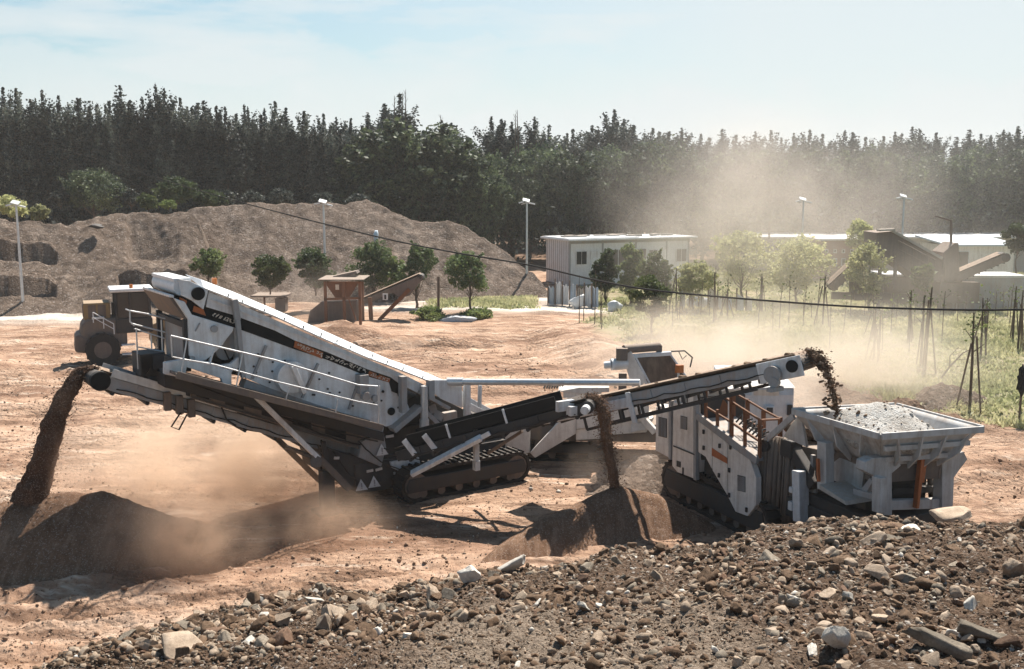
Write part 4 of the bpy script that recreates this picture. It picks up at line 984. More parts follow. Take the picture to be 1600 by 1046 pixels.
for q in (-1, 1): m.beam(lerp(O0, O1, .22)+os_*q*.32-ou*.46, lerp(O0, O1, .86)+os_*q*.32-ou*.30, .06, .06)
for i in range(9):
    t_ = .22+.62*i/8; a = lerp(O0, O1, t_); 
    for q in (-1, 1): m.beam(a+os_*q*.33-ou*.1, a+os_*q*.32-ou*(.46-.16*i/8), .04, .05)
m.build('lower_truss', M['dark'], ocv)
m = MB(); a = lerp(O0, O1, .42)+os_*.40; m.beam(a-ou*.52, a+ou*.16, .05, .12, up=od); m.beam(lerp(O0, O1, .02)+os_*.4-ou*.05, lerp(O0, O1, .42)+os_*.4-ou*.05, .03, .22, up=ou); m.build('joint_plate', M['white'], ocv, bevel=.02)
for t_ in (.60, .66, .78, .83):
    a = lerp(O0, O1, t_)+ou*.24+os_*rng.uniform(-.1, .25); V, F = SH2[rng.randrange(12)]
m = MB()
for t_ in (.60, .66, .79, .84, .5, .9, .95, .97):
    a = lerp(O0, O1, t_)+ou*.21+os_*rng.uniform(-.1, .25); V, F = SH2[rng.randrange(12)]; k = rng.uniform(.06, .12)
    m.add([Vector(v)*k+a for v in V], [tuple(f) for f in F])
ob = m.build('carried_stone', M['rock_brown'], ocv)
m = MB(); a, b = s(702, 597, .34), SF.loc(atY(1000, 598, 21.9)); m.cyl(a, b, .075, n=14); m.cyl(a-(b-a)*.01, a+(b-a)*.08, .10, n=14); m.build('support_tube', M['galv'], SC, smooth=True)
# hoses and cables hung along the machine
hz_ = random.Random(5)
for (a, b, y0, sag) in (((300, 600), (590, 690), .40, .10), ((420, 640), (600, 700), .55, .16), ((560, 690), (640, 735), .42, .18), ((600, 700), (690, 715), .30, .14), ((520, 705), (570, 760), .50, .10), ((640, 690), (700, 660), .40, .12), ((350, 545), (378, 585), .60, .10)):
    p, q = s(*a, y0), s(*b, y0); m = MB(); m.tube([p.lerp(q, i/14)+Vector((0, 0, -sag*math.sin(math.pi*i/14)+hz_.uniform(-.012, .012))) for i in range(15)], .016, 6); m.build('hydraulic_hose', M['rubber'], SC, smooth=True)
for (cv_p, a, b, sdv, upv) in ((tcv, T0, T1, ts, tu), (ocv, O0, O1, os_, ou), (fcv, F0, F1, fs_, fu)):
    m = MB(); sg = 1 if (Vector(b)+sdv).y < Vector(b).y else -1
    m.tube([lerp(a, b, .1+.84*i/26)+sdv*sg*(.40)+upv*(-.02-.05*abs(math.sin(i*.9))) for i in range(27)], .013, 5); m.build('power_cable', M['rubber'], cv_p, smooth=True)
# ------------------------------------------------------------------ the jaw crusher on the right
CA = math.atan2(-.917, .40)
CF = Frame((4.8, 20.0, 0), CA)
CR = empty('jaw_crusher', (4.8, 20.0, 0), CA, 'off-white tracked crusher with rusty railings and a wide grey feed hopper, standing behind the rubble', 'crusher')
def c(px, py, y=0.0): return CF.y(px, py, y)
def cp(pts, y=0.0): return [c(a, b, y) for a, b in pts]
W_ = 2.6
def plate_on(pts, th, mat, nm, y=0.0, bev=.012, par=None):
    m = MB(); m.prism(cp(pts, y), (0, th, 0)); return m.build(nm, mat, par or CR, bevel=bev)
pa = plate_on([(1025, 636), (1046, 645), (1046, 716), (1024, 704)], .9, M['shell'], 'end_panel', .02)
pb_ = plate_on([(1052, 628), (1086, 634), (1086, 749), (1058, 738), (1050, 728)], 1.3, M['shell'], 'engine_door', -.03)
pu = plate_on([(1053, 608), (1086, 612), (1086, 645), (1052, 637)], 1.3, M['shell'], 'upper_panel', .03)
p1_ = plate_on([(1091, 655), (1112, 671), (1112, 733), (1102, 714), (1091, 707)], .12, M['shell'], 'side_door', -.02)
p2_ = plate_on([(1113, 672), (1136, 693), (1136, 774), (1113, 735)], .12, M['shell'], 'side_door', -.02)
p3_ = plate_on([(1137, 694), (1172, 719), (1181, 747), (1181, 790), (1168, 807), (1149, 800), (1137, 776)], .14, M['shell'], 'side_door', -.02)
plate_on([(1112, 700), (1136, 716), (1136, 725), (1112, 712)], .01, M['orange'], 'orange_patch', -.034, 0, p2_)
def vent(cx, cy, w, h, par, y):
    m = MB(); m.prism(cp([(cx-w/2, cy-h/2-w*.12), (cx+w/2, cy-h/2+w*.12), (cx+w/2, cy+h/2+w*.12), (cx-w/2, cy+h/2-w*.12)], y), (0, .012, 0)); f = m.build('vent', M['dark'], par)
    m = MB()
    for i in range(6):
        t_ = -.5+(i+.5)/6; a = c(cx+w*t_, cy-h/2+w*.24*t_+.8, y-.006); b = c(cx+w*t_, cy+h/2+w*.24*t_-.8, y-.006); m.beam(a, b, .018, .02)
    m.build('vent_slat', M['grey'], f)
vent(1035, 668, 13, 30, pa, .008); vent(1068, 661, 10, 20, pb_, -.043); vent(1158, 756, 12, 24, p3_, -.033); vent(1069, 624, 10, 26, pu, .018)
m = MB()
for (x, y) in ((1099, 675), (1099, 700), (1124, 697), (1141, 699), (1139, 735), (1139, 774), (1123, 743), (1166, 797)): m.box(c(x, y, -.045), (.05, .03, .09))
m.prism(cp([(1057, 720), (1063, 722), (1063, 731), (1057, 729)], -.045), (0, .01, 0)); m.build('door_latch', M['dark'], CR)
m = MB(); m.beam(c(1052, 697, -.045), c(1086, 711, -.045), .01, .03); m.beam(c(1067, 731, -.045), c(1067, 742, -.045), .02, .03); m.build('panel_seam', M['dark'], CR)
m = MB()
for x, y0, y1 in ((1049, 626, 718), (1088, 615, 750)): m.beam(c(x, y0, .0), c(x, y1, .0), .10, .10)
m.build('corner_post', M['grey'], CR, bevel=.01)
# body behind the panels and roof
L0 = c(1025, 636, .02).x; z0 = c(1050, 700).z
m = MB(); m.b2((c(1047, 640).x, .12, .75), (c(1090, 640).x, 1.25, c(1086, 618).z-.06)); m.b2((c(1092, 700).x, .15, .7), (c(1137, 700).x, 1.8, 1.25)); m.prism(cp([(1113, 712), (1137, 732), (1174, 752), (1178, 790), (1150, 795), (1113, 725)], .15), (0, 1.9, 0)); m.build('body', M['dark'], CR, bevel=.01)
m = MB(); m.b2((c(1051, 640).x, -.02, c(1070, 609).z), (c(1090, 640).x, W_*.6, c(1070, 609).z+.05)); m.b2((c(1025, 640).x, .0, c(1035, 636).z-.04), (c(1048, 640).x, W_*.7, c(1035, 636).z)); rf = m.build('roof_plate', M['shell'], CR, bevel=.01)
m = MB(); q = c(1092, 608, .1); m.b2(q+Vector((-.12, -.05, -.05)), q+Vector((.1, .15, .06))); m.build('roof_lamp', M['tin'], rf, bevel=.02)
m = MB()
for i in range(5): q = c(1032+i*3, 640+i*.5, .1+.12*i); m.tube([q, q+Vector((-.1, .1, .14)), q+Vector((.1, .3, .10)), q+Vector((.2, .5, .0))], .02, 6)
m.build('hydraulic_hose', M['rubber'], CR, smooth=True)
# catwalk sloping edge, rusty rails, machinery
m = MB(); m.beam(c(1090, 650, -.02), c(1184, 720, -.02), .08, .16); m.prism(cp([(1093, 655), (1182, 716), (1182, 722), (1093, 661)], .0), (0, .9, 0)); ck = m.build('catwalk', M['grey'], CR, bevel=.01)
m = MB()
def cz(px, py, y): return c(px, py, y)
near = [((1103, 610), (1103, 658)), ((1121, 640), (1121, 672)), ((1143, 616), (1143, 688)), ((1164, 641), (1164, 702)), ((1187, 655), (1187, 716))]
for i, (a, b) in enumerate(near): m.beam(c(*a, .02), c(*b, .02), .05, .06 if i not in (2,) else .09)
m.tube([c(1103, 636, .02), c(1143, 660, .02), c(1187, 690, .02)], .026); m.tube([c(1131, 620, .02), c(1143, 628, .02), c(1187, 656, .02)], .026)
far = [((1168, 624), (1168, 700)), ((1193, 642), (1193, 705)), ((1219, 652), (1219, 690)), ((1146, 613), (1146, 650))]
for a, b in far: m.beam(c(*a, .85), c(*b, .85), .07, .07)
m.tube([c(1146, 614, .85), c(1168, 626, .85), c(1193, 641, .85), c(1219, 655, .85)], .026); m.tube([c(1160, 652, .85), c(1193, 672, .85)], .024); m.tube([c(1187, 657, .02), c(1219, 655, .85)], .026)
m.build('safety_rail', M['rust'], ck)
m = MB(); m.beam(c(1140, 615, .3), c(1140, 690, .3), .05, .06); m.beam(c(1203, 690, .9), c(1201, 715, .9), .08, .1); m.build('rail_post', M['tin'], ck)
m = MB(); m.cyl(c(1105, 622, .6), c(1120, 626, 1.4), .34, n=20); m.cyl(c(1118, 640, .5), c(1118, 640, 1.2), .28, n=18); m.box(c(1126, 645, .8), (.5, .5, .6)); m.build('flywheel_guard', M['rust'], CR, smooth=True, bevel=.01)
m = MB(); m.box(c(1114, 648, .9), (.9, .9, .5)); m.box(c(1108, 602, 1.0), (.2, .3, .24)); m.build('jaw_housing', M['dark'], CR, bevel=.02)
m = MB()
for px_ in (1097, 1117): m.beam(c(px_, 590, .8), c(px_, 640, .8), .16, .2)
m.box(c(1132, 606, .9), (.14, .2, .4)); m.build('conveyor_support', M['white'], CR, bevel=.01)
m = MB()
for i in range(10): q = c(1150+i*5, 660+i*4, .35+.05*(i % 3)); m.tube([q, q+Vector((.1, .1, .18)), q+Vector((.2, .0, .05)), q+Vector((.3, .2, .12))], .02, 6)
m.build('hydraulic_hose', M['dark'], CR, smooth=True)
# rubber curtain and pillar
m = MB(); q0, q1 = c(1200, 692, .15), c(1200, 806, .15); K = 14
for i in range(K):
    a, b = i/K, (i+1)/K
    f = lambda t_: Vector((q0.x-.25+.70*t_, .10+.45*t_+.05*math.sin(t_*14), 0))
    A_, B_ = f(a), f(b); zt = q0.z+.12*math.sin(a*3.0); zt2 = q0.z+.12*math.sin(b*3.0)
    m.add([(A_.x, A_.y, zt), (B_.x, B_.y, zt2), (B_.x-.05, B_.y, q1.z-.2), (A_.x-.05, A_.y, q1.z-.2)], [(0, 1, 2, 3)])
ob = m.build('rubber_curtain', M['brownsteel'], CR, smooth=True); ob.modifiers.new('th', 'SOLIDIFY').thickness = .03
m = MB(); m.cyl(c(1192, 697, .1), c(1222, 695, .7), .12, n=14); m.build('curtain_roller', M['dark'], CR, smooth=True)
m = MB(); m.beam(c(1250, 735, .35), c(1252, 815, .35), .24, .22); m.box(c(1240, 790, .3), (.12, .2, .18)); m.box(c(1241, 765, .3), (.1, .2, .12)); m.build('frame_pillar', M['white'], CR, bevel=.02)
m = MB(); m.beam(c(1232, 690, .5), c(1275, 760, .5), .2, .25); m.box(c(1236, 700, .5), (.35, .3, .35)); m.build('hinge_arm', M['dark'], CR, bevel=.03)
# hopper
ZR = 2.9
h1, h2, h3 = CF.z(1240, 641, ZR), CF.z(1376, 680, ZR), CF.z(1535, 669, ZR); h4 = h1 + (h3-h2); h4 = Vector((h4.x+.1, h4.y+.1, ZR))
cen = (h1+h2+h3+h4)/4
def inn(p, f, dz): return Vector((cen.x+(p.x-cen.x)*f, cen.y+(p.y-cen.y)*f, ZR-dz))
rim = [h1, h2, h3, h4]; low = [inn(p, .62, .66) for p in rim]; throat = [inn(p, .60, 1.0) for p in rim]
for i in range(4):
    a, b = rim[i], rim[(i+1) % 4]; la, lb = low[i], low[(i+1) % 4]
    m = MB(); out = ((a+b)/2-cen); out.z = 0; out.normalize()
    vs = [a, b, lb, la]; K = 8; grid = []
    for u in range(K+1):
        for v in range(K+1):
            p = a.lerp(b, u/K).lerp(la.lerp(lb, u/K), v/K); dent = .035*mnoise.noise(p*2.2)*math.sin(math.pi*v/K)
            grid.append(p + out*dent)
    m.add(grid, [(u*(K+1)+v, u*(K+1)+v+1, (u+1)*(K+1)+v+1, (u+1)*(K+1)+v) for u in range(K) for v in range(K)])
    wg = m.build('hopper_wing', M['hopper'], CR, smooth=True); sm = wg.modifiers.new('th', 'SOLIDIFY'); sm.thickness = .03; sm.offset = 0
    m = MB(); m.beam(a+out*.03+Vector((0, 0, -.02)), b+out*.03+Vector((0, 0, -.02)), .05, .12); m.build('wing_rim', M['hopper'], wg, bevel=.01)
    m = MB()
    n_ = 3 if i in (0, 2) else 4
    for k in range(n_):
        t_ = (k+.6)/(n_+.2); p, q = a.lerp(b, t_)+out*.06+Vector((0, 0, -.06)), la.lerp(lb, t_)+out*.05
        mid_ = (p+q)/2 + out*.10 + Vector((0, 0, -.10)); m.prism([p, q, q+out*.02+Vector((0, 0, -.08)), mid_], (b-a).normalized()*.035)
    m.build('wing_rib', M['hopper'], wg)
    m = MB()
    if i == 1:
        for t_ in (.42, .78): m.beam(a.lerp(la, t_)+out*.08, b.lerp(lb, t_)+out*.08, .07, .09)
        m.build('wing_beam', M['hopper'], wg, bevel=.008)
m = MB(); 
for i in range(4):
    a, b = low[i], low[(i+1) % 4]; m.add([a, b, throat[(i+1) % 4], throat[i]], [(0, 1, 2, 3)])
o_ = m.build('hopper_throat', M['brownsteel'], CR); o_.modifiers.new('th', 'SOLIDIFY').thickness = .04
# vibrating chute that joins the hopper to the crusher body
m = MB(); m.prism([(-.55, .75, .9), (-.55, .75, 1.75), (.2, .75, 2.0), (1.35, .75, 2.1), (1.35, .75, .9)], (0, 1.5, 0)); m.build('feeder_box', M['brownsteel'], CR, bevel=.02)
m = MB(); m.prism([(.55, .34, 2.25), (1.0, .30, ZR-.12), (1.1, .30, ZR-.14), (1.25, .34, 2.2)], (0, .06, 0)); m.prism([(-.1, .62, 2.0), (.5, .62, 2.2), (.5, .62, 1.7), (-.1, .62, 1.6)], (0, .05, 0)); m.beam((.2, .2, 2.1), (1.02, .2, ZR-.12), .06, .12); m.build('chute_side', M['hopper'], CR, bevel=.01)
m = MB()
for x in (.75, 1.15): m.beam((x, .6, 1.0), (x, .6, 2.0), .07, .07)
m.beam((-.2, .6, 1.35), (1.3, .6, 1.35), .06, .14); m.build('chute_rib', M['grey'], CR)
m = MB(); V, F = SH3[3]; m.add([Vector(v)*.5+Vector((.2, 1.2, 2.15)) for v in V], [tuple(f) for f in F]); m.build('chute_load', M['gravelred'], CR)
# feed in the hopper
V, F = ico(4); V = V*np.array([(h2-h1).length*.43, (h3-h2).length*.43, .30]); V[:, 2] += .10*fbm(V[:, 0]*2.5, V[:, 1]*2.5, 4, 61); V[:, 2] = np.maximum(V[:, 2], -.3)
V[:, 2] += .22*np.exp(-((V[:, 0]+.5)/.5)**2)
V[:, 2] += .13*np.exp(-((V[:, 0]+.1)/.55)**2-((V[:, 1]-.25)/.45)**2)
V = V + np.array([cen.x, cen.y, ZR-.32])
M['palegravel'] = gravel_material('pale_rubble', (.34, .30, .26), (.56, .53, .49), (.70, .68, .65), 3.0, .9)
V[:, 2] += .05*fbm(V[:, 0]*7, V[:, 1]*7, 3, 66)-.03
Vs, Fs, MI = [V], [F], [np.zeros(len(F), int)]; off = len(V)
for k in range(420):
    q = V[nr.randint(len(V))]
    if q[2] < ZR-.35: continue
    v_, f_2 = SH1[nr.randint(16)]; s_ = min(.02*(1-nr.rand()*.98)**-.5, .09); Vs.append(v_@ROTS[nr.randint(400)].T*s_+q); Fs.append(f_2+off); off += len(v_)
    MI.append(np.full(len(f_2), [0, 0, 1, 2, 3][nr.randint(5)]))
np_mesh('feed_material', np.concatenate(Vs), np.concatenate(Fs), [M['palegravel'], M['rock_white'], M['rock_tan'], M['rock_brown']], CR, mi=np.concatenate(MI))
# legs and frame below the hopper
xl = 3.05
def cx(px, py, x=xl): return CF.x(px, py, x)
m = MB(); m.prism([cx(a, b) for a, b in ((1364, 716), (1403, 714), (1408, 728), (1394, 740), (1394, 806), (1381, 806), (1380, 752), (1350, 736), (1352, 722))], (-.22, 0, 0)); m.build('hopper_leg', M['hopper'], CR, bevel=.012)
m = MB(); m.prism([cx(a, b) for a, b in ((1472, 716), (1506, 706), (1512, 718), (1491, 746), (1489, 800), (1472, 800))], (-.22, 0, 0)); m.build('hopper_leg', M['hopper'], CR, bevel=.012)
m = MB(); a, b = cx(1384, 792), cx(1474, 789); m.beam(a+Vector((-.12, 0, 0)), b+Vector((-.12, 0, 0)), .12, .18); a, b = cx(1380, 722), cx(1480, 719); m.beam(a+Vector((-.12, 0, 0)), b+Vector((-.12, 0, 0)), .12, .14); m.build('cross_beam', M['hopper'], CR, bevel=.01)
m = MB(); a, b = cx(1384, 765, xl-.45), cx(1470, 760, xl-.45); m.beam(a, b, .35, .12); a, b = cx(1384, 740, xl-.8), cx(1470, 736, xl-.8); m.beam(a, b, .3, .22); m.cyl(cx(1452, 735, xl-.4), cx(1456, 790, xl-.4), .05); m.build('feeder_beam', M['dark'], CR, bevel=.01)
m = MB(); m.b2((1.2, .62, 1.3), (2.6, 2.05, 1.9)); m.b2((1.5, .5, .6), (2.7, 2.2, .95)); m.build('feeder', M['dark'], CR, bevel=.03)
m = MB(); m.beam(cx(1440, 712, xl+.02), cx(1431, 794, xl+.02), .09, .10, w1=.07); m.beam(cx(1445, 716, xl+.0), cx(1440, 754, xl+.0), .08, .06); m.build('orange_strap', M['orange'], CR, bevel=.01)
m = MB(); a = c(1278, 717, .05); m.beam(a, a+Vector((.05, 0, -.42)), .05, .05); m.build('orange_strap', M['orange'], CR)
ya = .22
m = MB(); m.beam(c(1290, 690, ya), c(1290, 765, ya), .20, .24); m.beam(c(1374, 745, ya), c(1374, 800, ya), .16, .2); m.prism(cp([(1302, 710), (1350, 732), (1346, 766), (1303, 752)], ya+.35), (0, .05, 0)); m.build('side_frame', M['hopper'], CR, bevel=.012)
m = MB(); m.prism(cp([(1280, 757), (1320, 783), (1322, 790), (1280, 765)], ya-.25), (0, .75, 0)); m.build('side_step', M['concrete'], CR, bevel=.008)
m = MB(); m.prism(cp([(1345, 765), (1358, 748), (1364, 752), (1352, 772)], ya), (0, .12, 0)); m.beam(c(1336, 768, ya), c(1372, 778, ya), .08, .1); m.build('side_gusset', M['grey'], CR)
m = MB(); m.beam((-3.6, .55, .85), (3.0, .55, .85), .25, .4); m.beam((-3.6, 2.1, .85), (3.0, 2.1, .85), .25, .4); m.b2((1.0, .5, 1.05), (3.0, 2.2, 1.25)); m.build('chassis', M['dark'], CR, bevel=.02)
track(CR, -3.4, .55, .28, .86, .44); track(CR, -3.4, .55, 2.35, .86, .44)
# stones resting along the front rim
for k in range(26):
    t_ = rng.random(); side = k % 3
    p = (h2.lerp(h3, t_) if side else h1.lerp(h2, .1+.9*t_)); inw = (cen-p); inw.z = 0; inw.normalize()
    p = p + inw*rng.uniform(.04, .16); p.z = ZR - .02 + rng.uniform(0, .03)
    rock_obj(p, rng.uniform(.045, .10), rng.choice(['brown', 'brown', 'tan', 'grey', 'red']), None, 'loose stone lying along the rim of the grey feed hopper', 'stones along the hopper rim')
# ------------------------------------------------------------------ the white crusher standing behind
B_A = R(-4)
BF = Frame((.8, 25.4, 0), B_A)
BR = empty('cone_crusher', (.8, 25.4, 0), B_A, 'dusty white crusher with a tilted feed belt, half hidden behind the conveyors', 'crusher')
def b_(px, py, y=0.0): return BF.y(px, py, y)
def bp(pts, y=0.0): return [b_(a, d, y) for a, d in pts]
def bplate(pts, th, nm, y=0.0, mat='shell', bev=.015):
    m = MB(); m.prism(bp(pts, y), (0, th, 0)); return m.build(nm, M[mat], BR, bevel=bev)
bplate([(772, 668), (828, 658), (828, 708), (772, 716)], .8, 'hull_panel', .1)
bplate([(752, 676), (772, 672), (772, 712), (752, 714)], .8, 'hull_panel', .35, 'grey')
bplate([(828, 708), (836, 716), (900, 678), (900, 646), (880, 652)], .12, 'side_arm', -.05)
bplate([(833, 672), (846, 664), (862, 680), (835, 702)], .5, 'brace_plate', .4, 'brownsteel')
bplate([(900, 640), (936, 636), (938, 668), (900, 671)], .9, 'fuel_tank', .0)
bplate([(900, 671), (938, 668), (938, 686), (900, 688)], .8, 'tank_step', .06)
bplate([(955, 634), (1014, 628), (1014, 656), (955, 662)], 1.0, 'hull_panel', .05)
bplate([(955, 662), (1022, 654), (1010, 676), (955, 680)], .9, 'side_skirt', .1)
bplate([(986, 663), (1016, 658), (1008, 672), (986, 676)], .03, 'side_locker', .06, 'tin')
m = MB(); m.beam(b_(968, 612, .2), b_(1024, 676, -.2), .14, .16); m.build('side_brace', M['shell'], BR, bevel=.01)
m = MB(); m.b2((b_(790, 700).x, .35, .6), (b_(1235, 700).x, 2.3, 1.05)); m.b2((b_(880, 700).x, .5, 1.0), (b_(1010, 700).x, 2.2, 1.45)); m.build('chassis', M['brownsteel'], BR, bevel=.02)
m = MB(); m.prism(bp([(872, 612), (905, 606), (952, 606), (952, 613), (905, 615)], .3), (0, 1.0, 0)); m.b2(b_(880, 622, .35), b_(940, 612, .35)+Vector((0, .9, 0))); m.build('top_deck', M['shell'], BR, bevel=.01)
m = MB()
for i in range(6): q = b_(850+i*4, 607, .3); m.tube([q, q+Vector((.05, .1, .12)), q+Vector((.15, .2, .02))], .025, 6)
m.build('hydraulic_hose', M['dark'], BR, smooth=True)
track(BR, b_(800, 720).x, b_(955, 720).x, .75, .66, .42); track(BR, b_(800, 720).x, b_(955, 720).x, 2.2, .66, .42)
# tilted feed conveyor seen on its belt side
yy0, yy1 = .15, 1.75
m = MB(); SL = bp([(972, 556), (986, 549), (1010, 592), (1000, 612), (988, 606)], yy0); m.prism(SL, (0, .10, 0)); m.build('feed_side', M['shell'], BR, bevel=.02)
A0, A1 = b_(990, 560, yy0+.05), b_(1013, 603, yy0+.05)
A2 = BF.loc(atY(1034, 557, 28.2)); wd = Vector((A2.x-A0.x, A2.y-A0.y, 0)); wd = Vector((1.0, .55, 0)).normalized()*1.05
m = MB(); m.plate([A0, A1, A1+wd+Vector((.12, 0, 0)), A0+wd], .05); m.build('feed_belt', M['beltdirt'], BR)
m = MB(); m.beam(A0+wd+Vector((0, 0, .02)), A1+wd+Vector((.12, 0, .02)), .07, .12); m.beam(A0+Vector((0, 0, .03)), A1+Vector((0, 0, .03)), .07, .14); m.beam(A0+Vector((-.05, 0, .05)), A0+wd+Vector((.05, 0, .05)), .1, .1); m.build('feed_rim', M['tin'], BR, bevel=.01)
m = MB(); q = A0+Vector((-.25, 0, .22)); m.cyl(q, q+wd*1.0, .11, n=16); m.box(q+Vector((-.05, -.05, -.1)), (.28, .3, .3)); m.box(q+wd*1.0+Vector((0, 0, -.05)), (.14, .2, .2)); m.build('feed_roller', M['brownsteel'], BR, smooth=True)
m = MB(); q = b_(955, 570, .1); m.cyl(q, q+Vector((.4, .1, .02)), .15, n=16); m.cyl(q+Vector((-.18, 0, -.02)), q, .09, n=12); m.build('feed_motor', M['tin'], BR, smooth=True)
m = MB(); q = A0+wd+Vector((.05, 0, .1)); m.tube([q, q+Vector((.35, 0, .02)), q+Vector((.55, 0, -.15)), q+Vector((.5, 0, -.4))], .02, 6); m.tube([q+Vector((.2, 0, .0)), q+Vector((.3, 0, -.2)), q+Vector((.4, 0, -.1))], .012, 6); m.build('hydraulic_hose', M['dark'], BR, smooth=True)
m = MB(); m.beam(b_(973, 583, .3), b_(972, 640, .3), .18, .2); m.beam(b_(1036, 596, .6), b_(1034, 640, .6), .14, .2); m.build('feed_post', M['brownsteel'], BR)
m = MB(); q = b_(1060, 582, .2); m.cyl(q+Vector((0, 0, -.5)), q+Vector((0, 0, .02)), .03, n=8); m.build('beacon_pole', M['tin'], BR)
m = MB(); m.cyl(q+Vector((0, 0, .0)), q+Vector((0, 0, .19)), .09, .08, n=14); m.box(q+Vector((.1, .02, .09)), (.06, .12, .2)); m.build('amber_beacon', M['lens'], BR, smooth=True)
# engine house
ex0, ex1 = b_(1128, 640, .1).x, b_(1240, 640, .1).x; ez0, ez1 = b_(1200, 648, .1).z, b_(1200, 606, .1).z
m = MB(); m.b2((ex0, .1, ez0-.8), (ex1, 2.0, ez1)); eh = m.build('engine_house', M['tin'], BR, bevel=.05)
m = MB(); m.prism([(ex0-.05, .05, ez1), (ex1+.03, .05, ez1), (ex1-.15, .6, ez1+.22), (ex0, .6, ez1+.22)], (0, 1.4, 0)); m.build('engine_roof', M['white'], eh, bevel=.03)
m = MB(); m.b2((ex1-1.0, .088, ez1-.20), (ex1-.38, .098, ez1-.05)); m.build('orange_patch', M['cream'], eh)
m = MB(); m.b2((ex1-.36, .088, ez1-.18), (ex1-.02, .098, ez1-.04)); m.b2((ex0+.2, .088, ez1-.20), (ex1-1.05, .098, ez1-.06)); m.build('house_stripe', M['roofblue'], eh)
m = MB(); m.b2((ex1-.72, .0, ez0+.02), (ex1-.48, .14, ez0+.24)); m.build('junction_box', M['tin'], eh, bevel=.03)
m = MB(); m.b2((ex1-.68, -.008, ez0+.06), (ex1-.53, -.001, ez0+.2)); m.b2((ex1-.16, .04, ez0), (ex1-.04, .13, ez0+.26)); m.build('gauge', M['dark'], eh)
# ================================================================== TREES AND PLANTS
def leaf_mesh(name, C, S, mat, parent=None, rs=None, flat=.0, link=True):
    """one small quad per leaf tuft, turned every way"""
    rs = rs or nr; n = len(C)
    a = rs.normal(size=(n, 3)); a /= np.linalg.norm(a, axis=1)[:, None]
    b = rs.normal(size=(n, 3)); b[:, 2] *= (1-flat)
    b = np.cross(a, b); b /= np.linalg.norm(b, axis=1)[:, None]
    S = np.asarray(S)[:, None]; w = rs.uniform(.45, .8, (n, 1))
    V = np.stack([C - a*S*.5, C + b*S*.5*w, C + a*S*.5, C - b*S*.5*w], 1).reshape(-1, 3)
    F = np.arange(4*n).reshape(-1, 4)
    return np_mesh(name, V, F, mat, parent)
def grow_trunk(parent, h, r, top=.9, lean=0.0, limbs=(), name='trunk'):
    m = MB(); k = 7
    pts = [Vector((lean*h*(i/k)**1.5 + .012*h*math.sin(i*1.9), .010*h*math.cos(i*2.3), -.15 + h*top*i/k)) for i in range(k+1)]
    m.tube(pts, [r*(1-.85*i/k) for i in range(k+1)], 8)
    for p0, p1, rr in limbs:
        p0, p1 = Vector(p0), Vector(p1); mid = (p0+p1)/2 + Vector((0, 0, -.04*h)); m.tube([p0, mid, p1], [rr, rr*.7, rr*.25], 5)
    return m.build(name, M['bark'], parent, smooth=True)
def poplar(h, seed, mat, rw=.085, n=5200, ls=.25):
    rs = np.random.RandomState(seed); C = []; limbs = []
    nb = 48
    for i in range(nb):
        z0 = h*(.07+.78*(i/nb)); az = i*2.4+rs.uniform(-.5, .5); L = h*(.30*(1-.55*z0/h))*rs.uniform(.7, 1.15); out = rs.uniform(.5, 1.15)*rw*h*(1.10-.52*(z0/h)**2.2)
        p0 = np.array([0, 0, z0]); p1 = np.array([math.cos(az)*out, math.sin(az)*out, min(z0+L*1.15, h*rs.uniform(.84, 1.02))])
        if i % 2 == 0: limbs.append((tuple(p0), tuple(p0+(p1-p0)*.9), .02+.03*(1-z0/h)))
        k = int(n/nb*(1.15-.5*z0/h)); t = rs.uniform(.12, 1.03, k)[:, None]
        q = p0 + (p1-p0)*t; q[:, :2] *= (t**-.25); q += rs.normal(size=(k, 3))*np.array([.14, .14, .30])*(h/14)*(1.0-.25*z0/h)
        C.append(q)
    k = int(n*.03); t = rs.uniform(.80, 1.03, k); q = np.stack([rs.normal(size=k)*.12*(1.10-t)*5, rs.normal(size=k)*.12*(1.10-t)*5, t*h], 1); C.append(q)
    C = np.concatenate(C); S = rs.uniform(.6, 1.25, len(C))*ls
    root = empty('poplar_tree'); leaf_mesh('crown', C, S, M[mat], root, rs); grow_trunk(root, h, .16, .95, 0, limbs)
    return root
